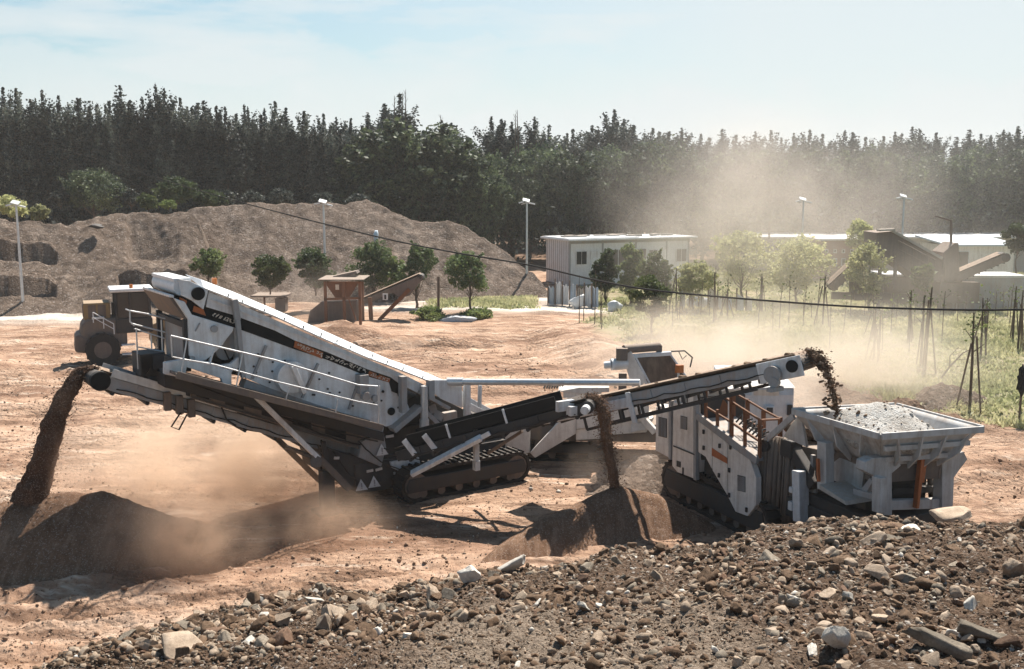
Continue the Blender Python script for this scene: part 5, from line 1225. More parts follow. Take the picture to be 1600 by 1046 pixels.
def broad(h, r, seed, mat, n=7000, ls=.34, base=.22, trunk=None, name='broadleaf_tree', ncl=70, squash=1.0, top=.55, link=True):
    rs = np.random.RandomState(seed); C = []; limbs = []
    cz = h*(base+(1-base)*.5); hz = h*(1-base)*.5
    for i in range(ncl):
        d = rs.normal(size=3); d /= np.linalg.norm(d); d[2] = d[2]*.9+.12
        rr = rs.uniform(.45, 1.0)**.5; lump = 1 + .42*mnoise.noise(Vector(d*1.6+seed))
        taper = 1-.35*max(0, d[2])
        c = np.array([d[0]*r*.78*rr*lump*taper, d[1]*r*.78*rr*lump*taper*squash, cz + d[2]*hz*.86*rr*lump])
        cr = rs.uniform(.15, .42)*r; k = int(n/ncl*rs.uniform(.6, 1.4))
        dd = rs.normal(size=(k, 3)); dd /= np.linalg.norm(dd, axis=1)[:, None]; q = c + dd*(rs.uniform(.35, 1.0, (k, 1))**.6)*cr*np.array([1, 1, .72])
        C.append(q)
        if i % 3 == 0: limbs.append(((0, 0, h*base*rs.uniform(.8, 1.6)), tuple(c*.95), max(.012, .012*h*.35)))
    for i in range(16 if h < 8 else 30):   # stray shoots that break the outline
        d = rs.normal(size=3); d /= np.linalg.norm(d); d[2] = abs(d[2])*.8+.1; L = rs.uniform(.75, 1.12); k = int(n*.012)
        t_ = rs.uniform(.7, 1.0, k)[:, None]*L; C.append(np.array([0, 0, cz])+d*np.array([r, r, hz])*t_+rs.normal(size=(k, 3))*.035*r)
    C = np.concatenate(C); C = C[C[:, 2] > .02*h]; C[:, 0] += .06*h*np.sin(C[:, 2]*5/h+seed); S = rs.uniform(.6, 1.3, len(C))*ls
    root = empty(name); leaf_mesh('crown', C, S, M[mat], root, rs); grow_trunk(root, h, trunk or max(.03, .018*h), base+.45, 0, limbs)
    return root
pops = [poplar(14.0, 500+i, 'leaf_poplar', rw=.070+.014*(i % 4), n=6400+350*i) for i in range(8)]
brs = [broad(12.0, 4.2+.4*(i % 2), 600+i, 'leaf_broad', n=9000, ls=.36, base=.10, ncl=90) for i in range(4)]
used = set()
def put(proto, x, y, scale, rz, label, cat, group=None, sx=1.0):
    o = proto if proto.name not in used else copy_tree(proto)
    used.add(proto.name); used.add(o.name)
    o.location = (x, y, gz(x, y)); o.scale = (scale*sx, scale*sx, scale); o.rotation_euler = (0, 0, rz)
    return tag(o, label, cat, group)
def top_at(px, py, Y):
    p = atY(px, py, Y); return p.x, Y, p.z
fr = [(-60, 150), (-25, 158), (5, 150), (25, 149), (48, 168), (66, 153), (92, 163), (122, 168), (140, 178), (165, 178), (188, 147), (203, 170), (222, 165), (243, 146), (257, 152), (282, 168), (300, 182), (318, 170), (338, 176), (352, 178), (382, 177), (408, 190), (430, 172), (447, 182), (475, 186), (498, 196), (522, 204), (548, 197), (566, 208)]
LP = 'tall narrow dark poplar in the front row on the left, behind the gravel heaps'
for i, (px, py) in enumerate(fr):
    x, Y, z = top_at(px, py, 91+rng.uniform(-1.5, 1.5)); put(pops[rng.randrange(8)], x, Y, z/14.0, rng.uniform(0, 6), LP, 'tree', 'front row poplars left of the big bushy tree', rng.uniform(.85, 1.3)); e_ = bpy.context.scene
for i in range(34):
    px = -90+i*20+rng.uniform(-6, 6); py = np.interp(px, [0, 250, 560], [178, 172, 206])+rng.uniform(-10, 22)
    x, Y, z = top_at(px, py, 97+rng.uniform(-1, 3)); put(pops[rng.randrange(8)], x, Y, z/14.0, rng.uniform(0, 6), 'dark poplar half hidden in the second row on the left', 'tree', 'second row poplars on the left', 1.15)
bk = [(575, 190), (600, 178), (625, 160), (690, 200), (705, 203), (768, 196), (783, 200), (800, 205), (835, 198), (858, 208), (895, 205), (925, 200), (960, 176), (975, 190), (990, 198), (1020, 204), (1045, 208), (1065, 203), (1095, 212), (1128, 204), (1150, 212), (1180, 208), (1205, 206), (1240, 211), (1265, 206), (1285, 212), (1320, 206), (1332, 210), (1352, 216), (1398, 210), (1425, 203), (1437, 206), (1462, 212), (1515, 206), (1532, 212), (1548, 214), (1568, 204), (1590, 200), (1610, 206), (1640, 208), (1670, 203)]
for i, (px, py) in enumerate(bk):
    py += 12 if px > 860 else 2
    x, Y, z = top_at(px, py, 106+rng.uniform(-2, 2)); put(pops[rng.randrange(8)], x, Y, z/14.0, rng.uniform(0, 6), 'slim poplar top showing above the bushy trees on the right', 'tree', 'poplars behind the bushy trees', 1.5)
for i in range(30):
    px = 540+i*38+rng.uniform(-8, 8); py = np.interp(px, [540, 1100, 1700], [212, 222, 224])+rng.uniform(-5, 14)
    x, Y, z = top_at(px, py, 110+rng.uniform(-1, 2)); put(pops[rng.randrange(8)], x, Y, z/14.0, rng.uniform(0, 6), 'pale poplar deep in the back row on the right', 'tree', 'back row poplars on the right', 1.5)
bl = [(640, 176, 1.35, 88), (590, 205, 1.1, 90), (680, 200, 1.15, 90), (722, 222, 1.0, 89), (757, 262, .9, 87), (800, 235, 1.0, 93), (828, 275, .85, 88), (865, 228, 1.0, 93), (908, 228, 1.05, 90), (955, 232, 1.0, 94), (1012, 216, 1.05, 91), (1060, 226, 1.0, 93), (1102, 232, 1.0, 91), (1150, 240, 1.0, 93), (1195, 230, 1.0, 91), (1245, 234, 1.05, 92), (1300, 228, 1.05, 91), (1350, 232, 1.0, 93), (1395, 236, 1.0, 91), (1440, 244, .95, 93), (1490, 236, 1.0, 91), (1540, 232, 1.0, 92), (1590, 228, 1.05, 91), (1640, 232, 1.0, 92), (1700, 235, 1.0, 92)]
for i, (px, py, wd_, Y) in enumerate(bl):
    x, Y, z = top_at(px, py, Y); k = z/12.0
    lab = 'largest bushy tree, rising above the others behind the gravel heap peak' if i == 0 else ('bushy dark green tree behind the big gravel heap' if px < 850 else ('bushy green tree behind the white site cabin' if px < 1110 else 'hazy bushy tree behind the dust cloud and far right plant'))
    grp = None if i == 0 else ('bushy trees behind the heap' if px < 850 else ('bushy trees behind the cabin' if px < 1110 else 'hazy bushy trees on the right'))
    put(brs[i % 4], x, Y, k, rng.uniform(0, 6), lab, 'tree', grp, wd_)
# low dark undergrowth that closes the belt near the ground
C = []
for _ in range(5200):
    x = rng.uniform(-64, 64); y = rng.uniform(86, 114); h_ = rng.uniform(.3, 4.2)
    k = 5; C.append(np.array([x, y, .6+h_]) + nr.normal(size=(k, 3))*np.array([.5, .5, .35]))
C = np.concatenate(C); tag(leaf_mesh('undergrowth', C, nr.uniform(.4, .8, len(C)), M['leaf_poplar']), kind='stuff')
# bare twigs standing over the largest trees
for px, y0, y1 in ((628, 176, 145), (634, 180, 140), (617, 185, 150), (810, 210, 172), (806, 214, 178), (690, 200, 180)):
    a, b = atY(px, y0+30, 90), atY(px+rng.uniform(-2, 2), y1, 90); m = MB(); m.tube([a, a.lerp(b, .5), b], [.07, .05, .02], 5)
    for k in range(7):
        q = a.lerp(b, .35+.09*k); m.tube([q, q+Vector((rng.choice([-1, 1])*.18, 0, .35))], [.022, .012], 4)
    tag(m.build('bare_branch', M['bark']), 'thin bare dead stem sticking up above the bushy tree tops', 'dead branch', 'bare stems over the tree belt')
# shrubs and small trees with a place of their own
def small(px, pyb, pyt, wpx, mat, label, base=.12, n=1500, ls=.115, Y=None, cat='tree', name='small_tree', ncl=48, zb=None, squash=1.0):
    if Y is None: p = atZ(px, pyb, 0)
    else: p = atY(px, pyb, Y)
    t = atY(px, pyt, p.y); h_ = t.z-p.z; r_ = wpx/2/FPX*p.y*1.30
    o = broad(h_, r_, int(px*7+pyb), mat, n=int(n*(1.6 if 'pale' in mat else 2.4)), ls=ls, base=base, name=name, ncl=ncl, trunk=max(.03, .022*h_))
    o.location = p; return tag(o, label, cat)
def bush(px, pyb, pyt, wpx, mat, label, Y, n=1200): return small(px, pyb, pyt, wpx, mat, label, base=.02, n=n, Y=Y, cat='bush', name='bush', ls=.18)
bush(147, 340, 262, 84, 'leaf_broad', 'large round dark bush at the edge of the tree belt behind the left gravel bank', 80, 3000)
bush(276, 322, 276, 52, 'leaf_deep', 'dark green bush on the crest between the two left heaps', 74, 1800)
bush(232, 330, 303, 26, 'leaf_young', 'small bright bush on the crest, left of the dark green one', 70, 800)
bush(264, 328, 314, 22, 'leaf_young', 'tiny pale bush on the lit ledge of the left gravel bank', 69, 500)
bush(328, 324, 298, 40, 'leaf_deep', 'low spreading bush on the crest of the long heap, at its left end', 74, 1200)
bush(440, 320, 296, 34, 'leaf_poplar', 'small dark bush showing above the flat crest of the long heap', 78, 900)
bush(18, 345, 305, 40, 'leaf_pale', 'pale dry bush by the left edge behind the terraced bank', 66, 900)
bush(62, 350, 318, 24, 'leaf_pale', 'thin pale dry bush right of the lamp on the left', 66, 500)
for k, px in enumerate((505, 560, 95, 205, 355, 395)): bush(px, 325, 305-rng.uniform(0, 8), 30, 'leaf_poplar', 'low dark bush at the foot of the poplars, above the heap crest', 79, 700)['group'] = 'low bushes at the foot of the poplars'
small(326, 442, 386, 42, 'leaf_young', 'light green columnar young tree on the heap flank above the screener', .05, 1600, .15, 58)
small(422, 456, 396, 50, 'leaf_young', 'round bright topped bush standing behind the flat rusty table', .03, 2200, .15, 56)
small(493, 458, 388, 50, 'leaf_deep', 'bushy green tree just left of the rusty hopper', .04, 2200, .15, 58)
small(584, 470, 373, 56, 'leaf_deep', 'dark leafy tree just right of the rusty hopper', .10, 2600, .15)
small(617, 470, 400, 46, 'leaf_young', 'light green tree between two dark ones, right of the rusty hopper', .06, 1800, .15)
small(651, 480, 371, 44, 'leaf_deep', 'slender dark tree behind the tip of the brown belt', .10, 1900, .15)
small(735, 492, 388, 58, 'leaf_deep', 'small dark tree with a clear trunk beside the blue tarp', .20, 2400, .14)
small(672, 500, 482, 44, 'leaf_young', 'low weedy bush at the foot of the brown belt', .02, 900, .16)
small(745, 498, 484, 40, 'leaf_young', 'low green weeds at the foot of the small dark tree', .02, 700, .16)
small(946, 474, 386, 38, 'leaf_deep', 'dark green tree in front of the cabin door', .03, 2200, .16)
small(985, 474, 384, 44, 'leaf_young', 'leafy tree in front of the middle of the white cabin', .03, 2400, .16)
small(1027, 478, 388, 44, 'leaf_young', 'leafy tree right of the middle of the white cabin', .03, 2400, .16)
small(1018, 527, 428, 52, 'leaf_young', 'funnel shaped dusty young tree in front of the cabin trees', .22, 2000, .12)
small(1082, 486, 402, 58, 'leaf_pale', 'pale dusty tree at the right corner of the cabin', .14, 2000, .16)
small(1158, 470, 358, 82, 'leaf_pale', 'wide pale tree fading in the dust right of the cabin', .14, 3200, .16)
small(1243, 476, 372, 92, 'leaf_pale', 'widest pale tree in the middle of the dust', .14, 3600, .16)
small(1357, 492, 374, 62, 'leaf_pale', 'bright green tree in front of the far brown screening plant', .10, 2400, .16)
small(1340, 400, 344, 42, 'leaf_pale', 'grey-green tree behind the left end of the far brown plant', .1, 1400, .2, 74)
small(1586, 432, 346, 44, 'leaf_deep', 'dark round headed tree cut by the right picture edge', .35, 2200, .18, 62)
small(1442, 500, 412, 28, 'leaf_young', 'thin young tree with big pale leaves in front of the far plant', .45, 420, .3)
# orchard stakes and saplings
st = [(905, 505, 430, 0), (929, 508, 425, 0), (938, 508, 432, 0), (912, 500, 440, 0), (940, 515, 448, 0), (1046, 492, 452, 1), (1062, 500, 450, 1), (1051, 515, 470, 1), (1108, 498, 455, 1), (1128, 495, 450, 1), (1185, 510, 470, 1), (1268, 500, 470, 1), (1296, 545, 480, 1), (1318, 520, 470, 1), (1365, 560, 482, 2), (1372, 566, 486, 2), (1379, 545, 480, 1), (1392, 520, 474, 1), (1400, 505, 465, 1), (1420, 510, 470, 1), (1445, 582, 452, 2), (1438, 575, 470, 2), (1468, 500, 462, 1), (1496, 505, 455, 1), (1515, 642, 488, 3), (1540, 520, 468, 2), (1532, 560, 470, 2), (1567, 485, 455, 1), (1574, 495, 460, 1), (1582, 535, 450, 2), (1590, 550, 455, 2), (1350, 500, 466, 1), (1420, 488, 462, 1), (1455, 515, 470, 1), (1508, 492, 462, 1), (1610, 520, 460, 1), (1640, 540, 460, 2), (1680, 600, 480, 2)]
for k in range(30):
    px = rng.uniform(1040, 1600); pb_y = rng.uniform(484, np.interp(px, [1040, 1250, 1420, 1600], [500, 520, 560, 590])); st.append((px, pb_y, pb_y-(pb_y-285)*rng.uniform(.18, .36), rng.choice([1, 1, 1, 2])))
for px, pb_y, pt_y, kind in st:
    p = atZ(px, pb_y, 0); hgt = atY(px, pt_y, p.y).z
    lab = {0: 'bare brown stake in the cluster left of the cabin trees', 1: 'thin bare sapling far out in the orchard rows', 2: 'staked young trunk in the nearer orchard rows', 3: 'nearest staked young tree with a leafy sprig, behind the feed hopper'}[kind]
    o = empty('sapling', (p.x, p.y, gz(p.x, p.y)), rng.uniform(0, 6), lab, 'sapling', {0: 'stakes left of the cabin trees', 1: 'thin saplings in the far orchard', 2: 'staked young trunks in the orchard'}.get(kind))
    r_ = .024 if kind < 2 else .05
    m = MB(); lx = rng.uniform(-.1, .1); m.tube([(0, 0, -.1), (lx*.4, 0, hgt*.5), (lx, .03, hgt)], [r_, r_*.85, r_*.5], 7)
    if kind in (1, 2, 3):
        for k in range(3): q = hgt*(.6+.12*k); m.tube([(lx*.6, 0, q), (lx*.6+rng.uniform(-.3, .3), rng.uniform(-.3, .3), q+.3)], [r_*.4, r_*.15], 5)
    m.build('trunk', M['bark'], o, smooth=True)
    if kind in (2, 3):
        for k in range(2):
            a = 2.5*k+rng.uniform(0, 1); m = MB(); m.tube([(math.cos(a)*.45, math.sin(a)*.45, -.1), (math.cos(a)*.08, math.sin(a)*.08, hgt*rng.uniform(.62, .85))], .03, 6); m.build('stake', M['wood'], o)
    if kind:
        k = 14 if kind < 3 else 70
        c_ = np.array([lx, 0, hgt*.86]) + nr.normal(size=(k, 3))*np.array([.16, .16, .28]); leaf_mesh('leaves', c_, nr.uniform(.07, .17, k), M['leaf_young'], o)
m = MB(); a = atZ(1470, 592, 0); m.tube([a, a+Vector((.3, 0, .45)), a+Vector((.8, .1, .95)), a+Vector((1.15, 0, 1.15))], [.04, .035, .025, .01], 6); m.tube([a+Vector((.3, 0, .45)), a+Vector((.28, 0, .85)), a+Vector((.6, 0, 1.2))], [.03, .02, .01], 5); m.tube([a+Vector((.55, .05, .7)), a+Vector((.95, .05, .72))], [.02, .008], 5)
tag(m.build('bare_branch', M['bark']), 'dead forked branch stuck in the soil pile at the orchard edge', 'dead branch')
for px, pyb, pyt, lab in ((685, 492, 432, 'plain wooden post left of the small dark tree'), (1202, 370, 346, 'thin pale pole rising above the long roof in the dust')):
    p = atZ(px, pyb, 0) if pyb > 400 else atY(px, pyb, 78); t_ = atY(px, pyt, p.y); m = MB(); m.tube([p-Vector((0, 0, .2)), t_], .07, 8); tag(m.build('wooden_post', M['wood']), lab, 'post')
# grass of the orchard floor
pts = []
while len(pts) < 15000:
    Y = 27*(84/27)**rng.random(); X = rng.uniform(2, .60*Y+4)
    fm = float(field_mask(np.array([X]), np.array([Y]))[0]); cl = vn(np.array([X*.45]), np.array([Y*.45]), 91)[0]
    if rng.random() < fm*(.15+1.0*max(0, cl-.25)): pts.append((X, Y, cl))
for k in range(1200): pts.append((rng.uniform(-5, 1.5), rng.uniform(58.5, 65), .7)) if rng.random() < .6 else pts.append((rng.uniform(-3.6, .5), rng.uniform(60, 63), .8))
P = np.array(pts); base = np.stack([P[:, 0], P[:, 1], ground_z(P[:, 0], P[:, 1])-.02], 1)
Vs, Fs = [], []; nb = 7
for k in range(nb):
    n = len(P); a = nr.uniform(0, 6.28, n); hgt = nr.uniform(.06, .22, n)*(.5+P[:, 2]); o = nr.normal(size=(n, 2))*.13
    b0 = base + np.stack([o[:, 0], o[:, 1], np.zeros(n)], 1); dx = np.stack([np.cos(a), np.sin(a), np.zeros(n)], 1)*(.025+.0006*P[:, 1:2])
    ln = np.stack([nr.normal(size=n)*.10, nr.normal(size=n)*.10, hgt], 1)
    Vs.append(np.stack([b0-dx, b0+dx, b0+ln*.6+dx*.7, b0+ln], 1).reshape(-1, 3))
V = np.concatenate(Vs); F = np.arange(len(V)).reshape(-1, 4)
tag(np_mesh('field_grass', V, F, M['grass']), kind='stuff')
# ================================================================== BUILDINGS AND FAR PLANT
TH = R(25)
hp = atZ(890, 449, 0); HO = empty('site_cabin', (hp.x, hp.y, .15), TH, 'long white flat-roofed site cabin with several doors and windows', 'cabin')
L_, D_, HH = 9.8, 3.6, 3.05
m = MB(); m.b2((0, 0, 0), (L_, D_, HH)); wl2 = m.build('wall', M['tin'], HO)
m = MB()
for x in (0, 2.6, 5.3, 7.9, L_): m.b2((x-.06, -.03, 0), (x+.06, .02, HH-.02))
m.b2((-.02, -.03, -.12), (L_+.02, D_+.03, 0)); m.b2((0, -.04, HH-.22), (L_, 0, HH-.04)); m.build('frame', M['grey'], HO)
m = MB(); m.b2((-.35, -.45, HH), (L_+.5, D_+.3, HH+.12)); m.b2((-.3, -.3, HH+.12), (L_*.55, D_, HH+.18)); m.build('roof', M['tin'], HO, bevel=.02)
m = MB()
for k in range(14): x = .5+rng.random()*(L_-.8); m.box((x, rng.uniform(.1, 2.5), HH+.2), (rng.uniform(.4, 1.3), rng.uniform(.2, .7), .14), rng.uniform(-.3, .3))
m.build('roof_litter', M['concrete'], HO)
for x, w_, z0, z1 in ((.45, .9, 1.35, 2.35), (3.1, 1.5, 1.2, 2.4), (4.9, 1.3, 1.2, 2.4), (6.35, .8, 1.3, 2.3), (8.7, .95, 1.3, 2.3)):
    m = MB(); m.b2((x, -.05, z0), (x+w_, .01, z1)); wf = m.build('window', M['white'], HO); m = MB(); m.b2((x+.06, -.062, z0+.06), (x+w_*.48, -.045, z1-.06)); m.b2((x+w_*.52, -.062, z0+.06), (x+w_-.06, -.045, z1-.06)); m.build('pane', M['glass'], wf)
for x in (1.6, 7.0): m = MB(); m.b2((x, -.05, .02), (x+.85, .01, 2.3)); dr = m.build('door', M['white'], HO); m = MB(); m.b2((x+.08, -.07, 1.05), (x+.14, -.04, 1.2)); m.build('handle', M['dark'], dr)
m = MB()
for k in range(11): y_ = .2+k*.32; m.b2((-.02, y_, .05), (.01, y_+.04, HH-.05))
m.build('end_wall_rib', M['grey'], HO)
# a makeshift fence of pale sheets along the yard side of the cabin
fp, fq = atZ(856, 476, 0), atZ(936, 482, 0); FO = empty('sheet_fence', fp, 0, 'low makeshift fence of pale blue-white sheets and posts in front of the cabin', 'fence')
for k in range(7):
    a, b_2 = fp.lerp(fq, k/7)-fp, fp.lerp(fq, (k+.9)/7)-fp; hh_ = rng.uniform(.95, 1.35); m = MB()
    n_ = 6; V_ = []
    for i in range(n_+1):
        q = a.lerp(b_2, i/n_)+Vector((0, .05*math.sin(i*2.1+k), 0)); V_ += [q+Vector((0, 0, .05)), q+Vector((0, .04*math.sin(i+k), hh_*.5)), q+Vector((0, .02, hh_+.08*math.sin(i*1.7+k)))]
    m.add(V_, [(i*3+j, i*3+3+j, i*3+4+j, i*3+1+j) for i in range(n_) for j in range(2)]); sh_ = m.build('sheet', M[('tarp', 'tin', 'tin', 'tarp', 'concrete', 'tin', 'tarp')[k]], FO); sh_.modifiers.new('th', 'SOLIDIFY').thickness = .02
    m = MB(); m.beam(a-Vector((0, .06, .1)), a+Vector((0, -.06, hh_+.25)), .07, .07); m.build('post', M['wood'], FO)
fp, fq = atZ(1062, 482, 0), atZ(1180, 486, 0); FO = empty('sheet_fence', fp, 0, 'broken line of pale sheets and posts in the dust right of the cabin trees', 'fence')
for k in range(8):
    a, b_2 = fp.lerp(fq, k/8)-fp, fp.lerp(fq, (k+rng.uniform(.4, .8))/8)-fp; hh_ = rng.uniform(.7, 1.3); m = MB()
    m.prism([a, b_2, b_2+Vector((0, .1, hh_*rng.uniform(.7, 1))), a+Vector((0, .1, hh_))], (0, .03, 0)); m.build('sheet', M[('tin', 'tarp', 'tin', 'shell')[k % 4]], FO)
    m = MB(); m.beam(a-Vector((0, .06, .1)), a+Vector((0, -.06, hh_+.3)), .07, .07); m.build('post', M['wood'], FO)
# sheets and bags piled by the cabin
for px, pyb, wpx, hpx, mk, lab in ((872, 475, 34, 26, 'tarp', 'pale blue sheeting bundle at the left corner of the cabin'), (900, 482, 30, 30, 'tin', 'white sheeting bundle in front of the cabin door'), (1078, 478, 24, 22, 'tin', 'white bundle right of the cabin trees'), (1096, 480, 26, 24, 'tarp', 'bluish bundle at the right end of the cabin'), (1125, 478, 22, 20, 'concrete', 'grey bundle in the dust beyond the cabin'), (960, 486, 30, 22, 'tin', 'white sheeting half hidden under the cabin trees')):
    p = atZ(px, pyb, 0); r_ = wpx/2/FPX*p.y; hgt = hpx/FPX*p.y
    V, F = rock_shape(3, int(px), (r_, r_*.6, hgt*.5), 14, 1.0, .16); V[:, 2] += hgt*.3
    o = np_mesh('sheet_bundle', V, F, M[mk], smooth=False); o.location = p; tag(o, lab, 'bundle')
p = atZ(717, 502, 0); V, F = rock_shape(3, 5, (.95, .5, .30), 6, .0, .22); o = np_mesh('blue_tarp', V, F, M['tarp']); o.location = p; tag(o, 'crumpled blue-grey tarp lying by the small dark tree', 'tarp')
p = atY(588, 372, 66); V, F = rock_shape(2, 8, (.18, .15, .5), 6, 0, .2); o = np_mesh('plastic_scrap', V, F, M['roofblue']); o.location = p; tag(o, 'bright blue scrap of plastic on the flank of the long heap', 'plastic scrap')
for px, py, Y, lab in ((150, 354, 62.5, 'dark crumpled sheet on the shoulder of the terraced bank'), (596, 349, 69, 'grey scrap lying high on the long heap')):
    p = atY(px, py, Y); V, F = rock_shape(3, int(px), (.55, .4, .14), 12, 0, .30); o = np_mesh('plastic_scrap', V, F, M['tarp'] if px > 300 else M['dark']); o.location = p; tag(o, lab, 'plastic scrap')
def building(name, px0, px1, pyt, pyb, Y, dep, wall, roof, label, cat='building', wins=(), over=.3, pitch=0.0):
    a, b = atY(px0, pyb, Y), atY(px1, pyb, Y); t_ = atY(px0, pyt, Y); w_ = b.x-a.x; h_ = t_.z-0
    o = empty(name, (a.x, Y, 0), 0, label, cat)
    m = MB(); m.b2((0, 0, -.1), (w_, dep, h_)); m.build('wall', M[wall], o)
    m = MB(); m.prism([(-over, -over, h_), (w_+over, -over, h_), (w_+over, -over, h_+.12), (-over, -over, h_+.12)], (0, dep+2*over, pitch)); m.build('roof', M[roof], o, bevel=.01)
    for x0, x1, z0, z1 in wins:
        m = MB(); m.b2((x0*w_, -.05, z0*h_), (x1*w_, .02, z1*h_)); f = m.build('window', M['tin'], o); m = MB(); m.b2((x0*w_+.06, -.06, z0*h_+.06), (x1*w_-.06, -.04, z1*h_-.06)); m.build('pane', M['glass'], f)
    return o
building('long_shed', 1190, 1640, 372, 448, 82, 6, 'concrete', 'tin', 'long low shed with a pale flat roof behind the far plant', over=.6)
M['brick'] = paint('brick_wall', (.34, .20, .15), (.28, .2, .16), .5, .9, scale=2)
building('brick_house', 1280, 1345, 376, 446, 76, 5, 'brick', 'tin', 'small pinkish brick house behind the bright green tree', wins=[(.1+.2*i, .2+.2*i, .35, .55) for i in range(4)]+[(.1+.2*i, .18+.2*i, .68, .78) for i in range(4)])
building('site_hut', 1480, 1580, 385, 462, 68, 5, 'shell', 'roofblue', 'small hut with a light blue roof at the right, behind the brown belt', wins=[(.04, .30, .48, .9)], pitch=.35)
building('grey_container', 1488, 1600, 434, 472, 58, 2.4, 'grey', 'tin', 'low grey container behind the stakes at the right edge', 'container', over=.02)
building('white_container', 1380, 1470, 432, 466, 60, 2.4, 'brownsteel', 'tin', 'low dusty container under the far brown plant', 'container', over=.02)
M['plant'] = paint('plant_steel', (.13, .10, .085), (.2, .15, .12), .6, .8)
YP = 57.0
def P_(px, py, dy=0): return atY(px, py, YP+dy)
PO = empty('screening_plant', atY(1420, 470, YP) , 0, 'brown steel screening plant with a sloping box and belts at the far right', 'screening plant'); po = PO.location.copy()
PO.location.z = 0; po.z = 0
def Q(px, py, dy=0): return P_(px, py, dy)-po
m = MB(); m.prism([Q(*q) for q in ((1370, 364), (1394, 362), (1470, 404), (1476, 440), (1440, 440), (1392, 405), (1372, 398))], (0, 2.2, 0)); bx = m.build('screen_box', M['plant'], PO, bevel=.03)
m = MB(); m.beam(Q(1372, 360, -.1), Q(1396, 359, -.1), .5, .1); m.beam(Q(1394, 361, -.06), Q(1472, 404, -.06), .12, .14); m.build('box_rim', M['concrete'], bx)
m = MB(); rail_run(m, [Q(1402, 402, -.4), Q(1460, 432, -.4)], .9, 5, .03); m.build('hand_rail', M['brownsteel'], bx)
m = MB()
for px in (1376, 1400, 1440, 1472):
    for dy in (0, 2): m.beam(Q(px, 400 if px < 1430 else 430, dy), Vector((Q(px, 400, dy).x, dy, -.1)), .16, .16)
m.beam(Q(1376, 440, 0), Q(1472, 470, 0), .1, .1); m.build('leg', M['plant'], PO)
m = MB(); m.prism([Q(*q) for q in ((1474, 395), (1492, 380), (1498, 380), (1500, 440), (1476, 440))], (0, 1.6, 0)); m.beam(Q(1486, 345, .5), Q(1486, 385, .5), .12, .12); m.beam(Q(1462, 338, .5), Q(1486, 345, .5), .3, .06); m.build('discharge_tower', M['plant'], PO, bevel=.02)
conveyor(PO, 'plant_belt', Q(1490, 434, .4), Q(1566, 402, .4), w=.9, fh=.4, frame='plant', rollers=8, drum=.25)
conveyor(PO, 'plant_belt', Q(1296, 450, .6), Q(1344, 406, .6), w=.9, fh=.4, frame='plant', rollers=6, drum=.25)
m = MB(); m.prism([Q(*q) for q in ((1335, 404), (1346, 404), (1348, 470), (1336, 470))], (0, 1.0, 0)); m.beam(Q(1300, 462, .4), Q(1480, 466, .4), .3, .4); m.b2(Q(1470, 442, .2), Q(1512, 470, 1.6)); m.build('base_frame', M['plant'], PO)
# rusty hopper, belt and table below the long heap
YR = 51.5
RO = empty('rusty_hopper', (atY(538, 500, YR).x, YR, 0), 0, 'rusty brown roofed hopper on a steel stand at the foot of the long heap', 'hopper'); ro = Vector((RO.location.x, YR, 0))
def T(px, py, dy=0): return atY(px, py, YR+dy)-ro
m = MB(); m.b2(T(496, 437, -.4), T(578, 432, 2.0)); m.build('roof', M['brownsteel'], RO, bevel=.02)
m = MB(); m.prism([T(520, 432, 1.0), T(556, 424, 1.0), T(558, 428, 1.0), T(524, 436, 1.0)], (0, 1.0, 0)); m.build('roof_sheet', M['plant'], RO)
m = MB(); tp_ = [T(506, 440, 0), T(561, 440, 0), T(561, 440, 1.5), T(506, 440, 1.5)]; bt = [T(524, 466, .4), T(546, 466, .4), T(546, 466, 1.1), T(524, 466, 1.1)]
m.add(tp_+bt, [(0, 1, 5, 4), (1, 2, 6, 5), (2, 3, 7, 6), (3, 0, 4, 7), (4, 5, 6, 7)]); m.build('bin', M['rust'], RO)
m = MB(); m.b2(T(524, 445, -.06), T(530, 453, -.02)); m.build('label_plate', M['cream'], RO)
for px in (508, 537, 562, 566):
    m = MB(); q = T(px, 440, -.1 if px != 566 else 1.6); m.beam(q, Vector((q.x, q.y, -.1)), .14, .14); m.build('leg', M['rust'], RO)
m = MB(); m.beam(T(506, 468, -.12), T(564, 466, -.12), .1, .12); m.beam(T(545, 468, -.1), T(556, 500, -.1), .06, .06); m.build('cross_bar', M['rust'], RO)
m = MB(); m.prism([T(480, 505, .8), T(484, 486, .8), T(502, 472, .8), T(556, 470, .8), (T(556, 470, .8).x, .8, -.1), (T(480, 505, .8).x, .8, -.1)], (0, 1.0, 0)); m.build('feed_trough', M['plant'], RO, bevel=.03)
BO = empty('belt_loader', (atY(590, 502, 53).x, 53, 0), 0, 'old brown inclined belt leaning up to the right of the rusty hopper', 'conveyor'); bo_ = Vector((BO.location.x, 53, 0))
def U(px, py, dy=0): return atY(px, py, 53+dy)-bo_
conveyor(BO, 'belt_frame', U(520, 492, .5), U(658, 433, .5), w=.9, fh=.25, frame='brownsteel', rollers=8, drum=.16)
m = MB(); m.prism([U(607, 452, 0), U(660, 431, 0), U(661, 435, 0), U(640, 462, 0), U(625, 466, 0)], (0, 1.0, 0)); m.build('belt_cover', M['plant'], BO)
m = MB(); m.beam(U(592, 501, 0), U(640, 452, 0), .14, .2); m.beam(U(592, 501, 1), U(640, 452, 1), .14, .2); m.beam(U(580, 500, 0), U(578, 465, 0), .2, .2); m.build('support_leg', M['rust'], BO)
m = MB(); m.b2(U(598, 469, -.3), U(606, 459, -.25)); nb_ = m.build('notice_board', M['tin'], BO); m = MB(); m.b2(U(600.5, 468, -.33), U(603.5, 461, -.305)); m.build('board_mark', M['dark'], nb_)
